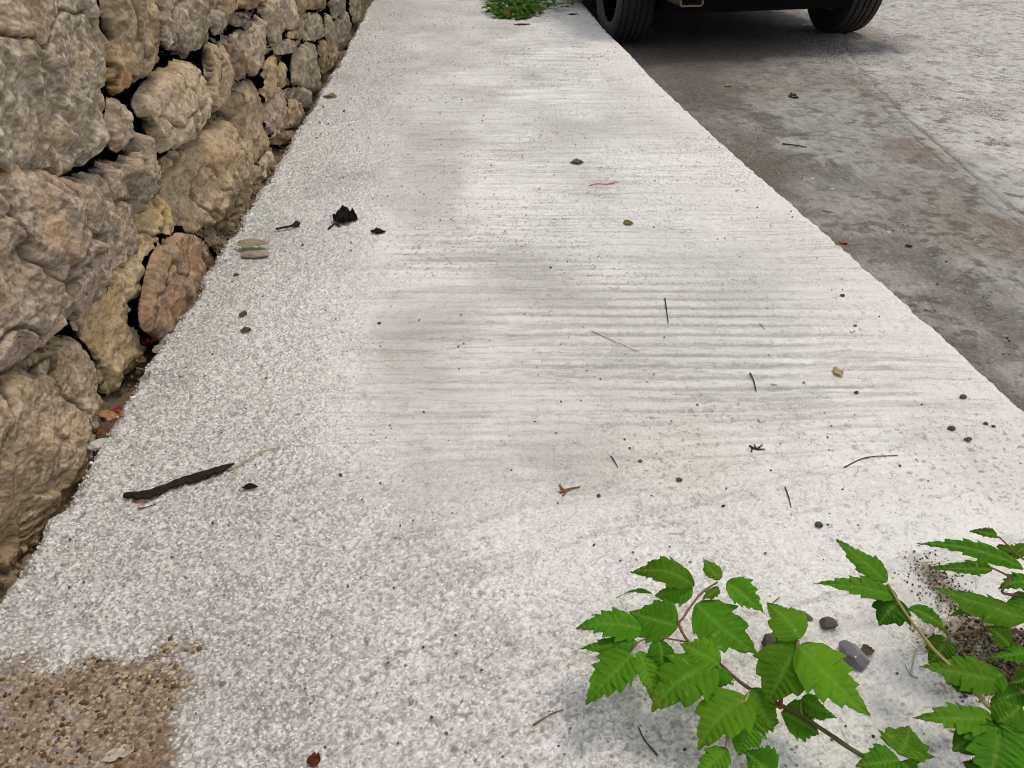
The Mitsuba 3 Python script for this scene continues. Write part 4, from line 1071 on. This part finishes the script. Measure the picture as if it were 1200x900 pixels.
for line in ([(656, 578), (666, 574), (680, 571)], [(660, 575), (657, 571), (656, 568)], [(664, 575), (661, 580), (659, 582)]):
    p = curve([ground(x, y) + [0, 0, .0012] for x, y in line], 6)
    m = tube(p, np.linspace(.0017, .0009, len(p)), 6)
    add('stem', m, 'dry_mat', True, color=np.tile((.22, .12, .065), (len(m.vertices), 1)), parent=FT)
DB = thing('dried_flower', 'dark dried flower scrap with spread tips below the ridged patch', 'flower')
for line in ([(878, 523), (886, 527), (896, 527)], [(886, 527), (884, 522)], [(887, 527), (893, 522)], [(882, 525), (880, 530)]):
    p = curve([ground(x, y) + [0, 0, .0012] for x, y in line], 6)
    m = tube(p, np.linspace(.0014, .0008, len(p)), 6)
    add('petal', m, 'dry_mat', True, color=np.tile((.05, .042, .036), (len(m.vertices), 1)), parent=DB)
twig([(690, 218), (700, 216), (712, 216), (724, 214)], .0011, 'thin straight red thread lying across the pavement', (.62, .05, .045), 'red_thread', cat='thread', rad1=.0009)
crumple(676, 191, 16, 8, 'small curled grey green dead leaf above the red thread', (.13, .125, .085), 21, tall=.4)
crumple(736, 262, 12, 9, 'small olive dead leaf below the red thread', (.14, .13, .045), 22, tall=.3)
crumple(982, 437, 13, 9, 'small pale tan dried scrap on the right of the ridged patch', (.36, .29, .17), 23, 'dried_scrap', tall=.3)
crumple(387, 114, 16, 6, 'tan dry leaf lying by the wall foot far up the pavement', (.26, .18, .11), 24, tall=.4)
crumple(612, 29, 19, 5, 'flat grey leaf in front of the weed tuft', (.12, .12, .115), 25, tall=.12)
crumple(671, 17, 13, 4, 'flat dark leaf right of the weed tuft', (.09, .085, .07), 26, tall=.12)
crumple(368, 892, 16, 10, 'dark red brown leaf scrap at the bottom edge', (.09, .03, .02), 27, tall=.4)
crumple(1016, 764, 18, 8, 'dark pointed leaf scrap behind the shiny grey stone', (.10, .08, .055), 28, tall=.4)
crumple(140, 884, 40, 9, 'pale translucent seed husk on the brown stained corner', (.42, .39, .34), 29, 'seed_husk', rz=.35, tall=.10, cat='husk')
crumple(288, 388, 12, 8, 'small dark brown scrap lower of two near the wall foot', (.10, .07, .05), 30, 'leaf_scrap')
crumple(285, 369, 10, 7, 'small dark brown scrap upper of two near the wall foot', (.10, .07, .05), 31, 'leaf_scrap')

# pebbles
GRY, DRK = (.13, .125, .115), (.085, .08, .072)
pebble(960, 616, 11, 'dark grey pebble in the open just above the seedling', DRK, seed=1)
pebble(1128, 466, 9, 'dark pebble farthest up of those near the kerb edge', DRK, seed=2)
pebble(1114, 503, 10, 'dark oval pebble left in the group near the kerb edge', DRK, seed=3)
pebble(1134, 516, 9, 'dark pebble lowest in the group near the kerb edge', DRK, seed=4)
pebble(1155, 497, 6, 'left of two tiny dark pebbles side by side near the kerb edge', DRK, seed=5)
pebble(1164, 500, 5, 'right of two tiny dark pebbles side by side near the kerb edge', DRK, seed=6)
pebble(796, 563, 8, 'small brown pebble right of the forked twig', (.13, .10, .07), seed=7)
pebble(987, 347, 6, 'small dark pebble above the right end of the ridged patch', DRK, seed=8)
pebble(277, 323, 8, 'small grey pebble below the layered stone chip', GRY, seed=9)
pebble(750, 541, 6, 'small brown pebble beside the tiny dark twig', (.14, .11, .08), seed=10)
pebble(907, 450, 8, 'white crumb beside the short curved twig', (.66, .65, .62), seed=11, tall=.4, name='crumb', cat='crumb')
pebble(892, 493, 9, 'pale grey crumb in the lower ridged patch', (.5, .5, .49), seed=12, tall=.4, name='crumb', cat='crumb')
pebble(905, 760, 27, 'dark grey broken stone half hidden by the seedling leaves', (.085, .082, .078), .8, 'broken_stone', 'stone', seed=13, long=.95, rz=.4)
pebble(970, 733, 21, 'small dark angular stone above the shiny grey stone', (.10, .092, .08), .75, 'broken_stone', 'stone', seed=14)
pebble(942, 722, 22, 'long dark stone sliver behind the light green leaf', (.12, .10, .08), .5, 'stone_sliver', 'stone', seed=15, long=2.2, rz=-.7)
q = ground(999, 772); s = 34 * (q - EYE).dot(FW) / F_PX
m = turn(rock((s * .75, s * 1.25, s * .62), 8315, 3, rough=.03, facets=14), .5, .1, .2, q + [0, 0, s * .2])
scene['flint_mat'] = principled(VC, .22, .6)
v = np.array(m.vertices)
add('flint', m, 'flint_mat', False, color=np.array((.11, .113, .13)) * (.7 + .6 * fbm(v * 120, 3, 8))[:, None], label='shiny blue grey stone with a smooth broken face beside the seedling', cat='stone')

# on the road
crumple(930, 115, 13, 9, 'dark brown curled leaf on the asphalt', (.05, .028, .02), 41, road=True, tall=.45)
crumple(853, 101, 9, 5, 'small yellow leaf on the damp asphalt', (.40, .24, .05), 42, road=True, tall=.3)
twig([(917, 169), (928, 171), (945, 173)], .0028, 'dark twig lying on the round pale patch of the road', (.06, .055, .05), road=True)
twig([(963, 247), (970, 249), (977, 250)], .0034, 'pale short round stub on the dark asphalt', (.36, .33, .28), 'stub', road=True, cat='stub', rad1=.0032)
twig([(1121, 278), (1127, 281), (1134, 283)], .0026, 'short reddish brown wood splinter on the asphalt', (.18, .095, .06), 'wood_splinter', road=True, cat='wood')
twig([(1154, 293), (1163, 297), (1176, 300)], .0032, 'longer tan wood splinter nearest the right edge on the asphalt', (.30, .19, .13), 'wood_splinter', road=True, cat='wood')
crumple(988, 285, 10, 6, 'small orange brown leaf on the asphalt close to the kerb', (.22, .11, .05), 43, road=True, tall=.3)
crumple(1065, 289, 8, 5, 'small dark leaf scrap between the kerb and the wood splinters', (.05, .035, .025), 44, 'leaf_scrap', road=True)
crumple(1062, 128, 6, 4, 'tiny dark scrap on the pale part of the road', (.05, .045, .04), 45, 'leaf_scrap', road=True)
crumple(1106, 157, 6, 4, 'tiny black scrap lying farther right on the pale part of the road', (.04, .035, .03), 46, 'leaf_scrap', road=True)
twig([(1158, 190), (1162, 193), (1165, 195)], .0018, 'tiny brown twig on the pale part of the road', (.10, .08, .06), road=True)
for k, (x, y) in enumerate([(952, 210), (975, 222), (1041, 273)]):
    pebble(x, y, 4, ['white crumb uppermost of three on the asphalt', 'white crumb in the middle of three on the asphalt', 'white crumb lowest of three on the asphalt'][k], (.6, .6, .57), name='crumb', cat='crumb', road=True, seed=50 + k, sub=2)

# grit: loose sand grains and tiny specks nobody could count, on slab, road and at the slab's crumbling edge
m_, c_ = [], []
for k in range(750):
    y = .38 + 5.2 * rng.random() ** 1.7
    x = rng.uniform(-.47, np.interp(y, XR_Y, XR_X) - .01)
    s = rng.uniform(.0012, .0034) * (1 + .35 * y)
    if rng.random() < .05: s *= 1.8
    r_ = turn(rock((s, s * .8, s * .7), int(k % 40), 1), rng.uniform(0, 6), loc=(x, y, slab_z(x, y) + s * .15))
    m_.append(r_); c_.append(np.tile(lerp((.06, .052, .045), (.24, .21, .17), rng.random() ** 1.6), (len(r_.vertices), 1)))
for k in range(700):
    y = .9 + 4.5 * rng.random() ** 1.3
    x = np.interp(y, XR_Y, XR_X) + .03 + 1.6 * rng.random() ** 1.5
    s = rng.uniform(.003, .008)
    r_ = turn(rock((s, s * .8, s * .7), int(k % 40), 1), rng.uniform(0, 6), loc=(x, y, float(road_z(x)) + s * .2))
    m_.append(r_); c_.append(np.tile(lerp((.06, .05, .042), (.40, .38, .35), rng.random() ** 2), (len(r_.vertices), 1)))
add('grit', trimesh.util.concatenate(m_), 'dry_mat', color=np.vstack(c_), label='loose grit and dark specks scattered over pavement and road', cat='grit', kind='stuff')
m_, c_ = [], []
for k in range(1100):
    y = .45 + 3.2 * rng.random() ** 1.4
    x = slab_left(y) + .004 + abs(rng.normal()) * .012
    s = .0016 + .0050 * rng.random() ** 2
    r_ = turn(rock((s, s * .85, s * .75), int(k % 40), 1), *rng.uniform(0, 6, 3), loc=(x, y, slab_z(x, y) + s * .1 - .001))
    m_.append(r_); c_.append(np.tile(lerp((.44, .43, .41), (.80, .79, .77), rng.random()), (len(r_.vertices), 1)))
add('concrete_crumbs', trimesh.util.concatenate(m_), 'concrete_mat', color=np.vstack(c_), label='white concrete crumbs along the ragged left edge of the pavement', cat='concrete', kind='stuff')
m_, c_ = [], []
for k in range(700):
    y = .6 + 2.6 * rng.random() ** 1.2
    x = rng.uniform(-.575, -.505)
    s = rng.uniform(.003, .012)
    r_ = turn(rock((s, s * .85, s * .6), int(k % 40), 1), *rng.uniform(0, 6, 3), loc=(x, y, -.035 + rng.uniform(-.008, .006)))
    m_.append(r_); c_.append(np.tile(lerp((.07, .045, .03), (.32, .25, .17), rng.random()), (len(r_.vertices), 1)))
add('gutter_gravel', trimesh.util.concatenate(m_), 'dry_mat', color=np.vstack(c_), label='brown gravel and leaf crumbs in the gutter at the wall foot', cat='gravel', kind='stuff')

for k_, d_ in labels.items():
    g_ = GROUPS.get(k_.split('__')[0].rstrip('0123456789').rstrip('_'))
    if g_ and '__' not in k_: d_.setdefault('group', g_)
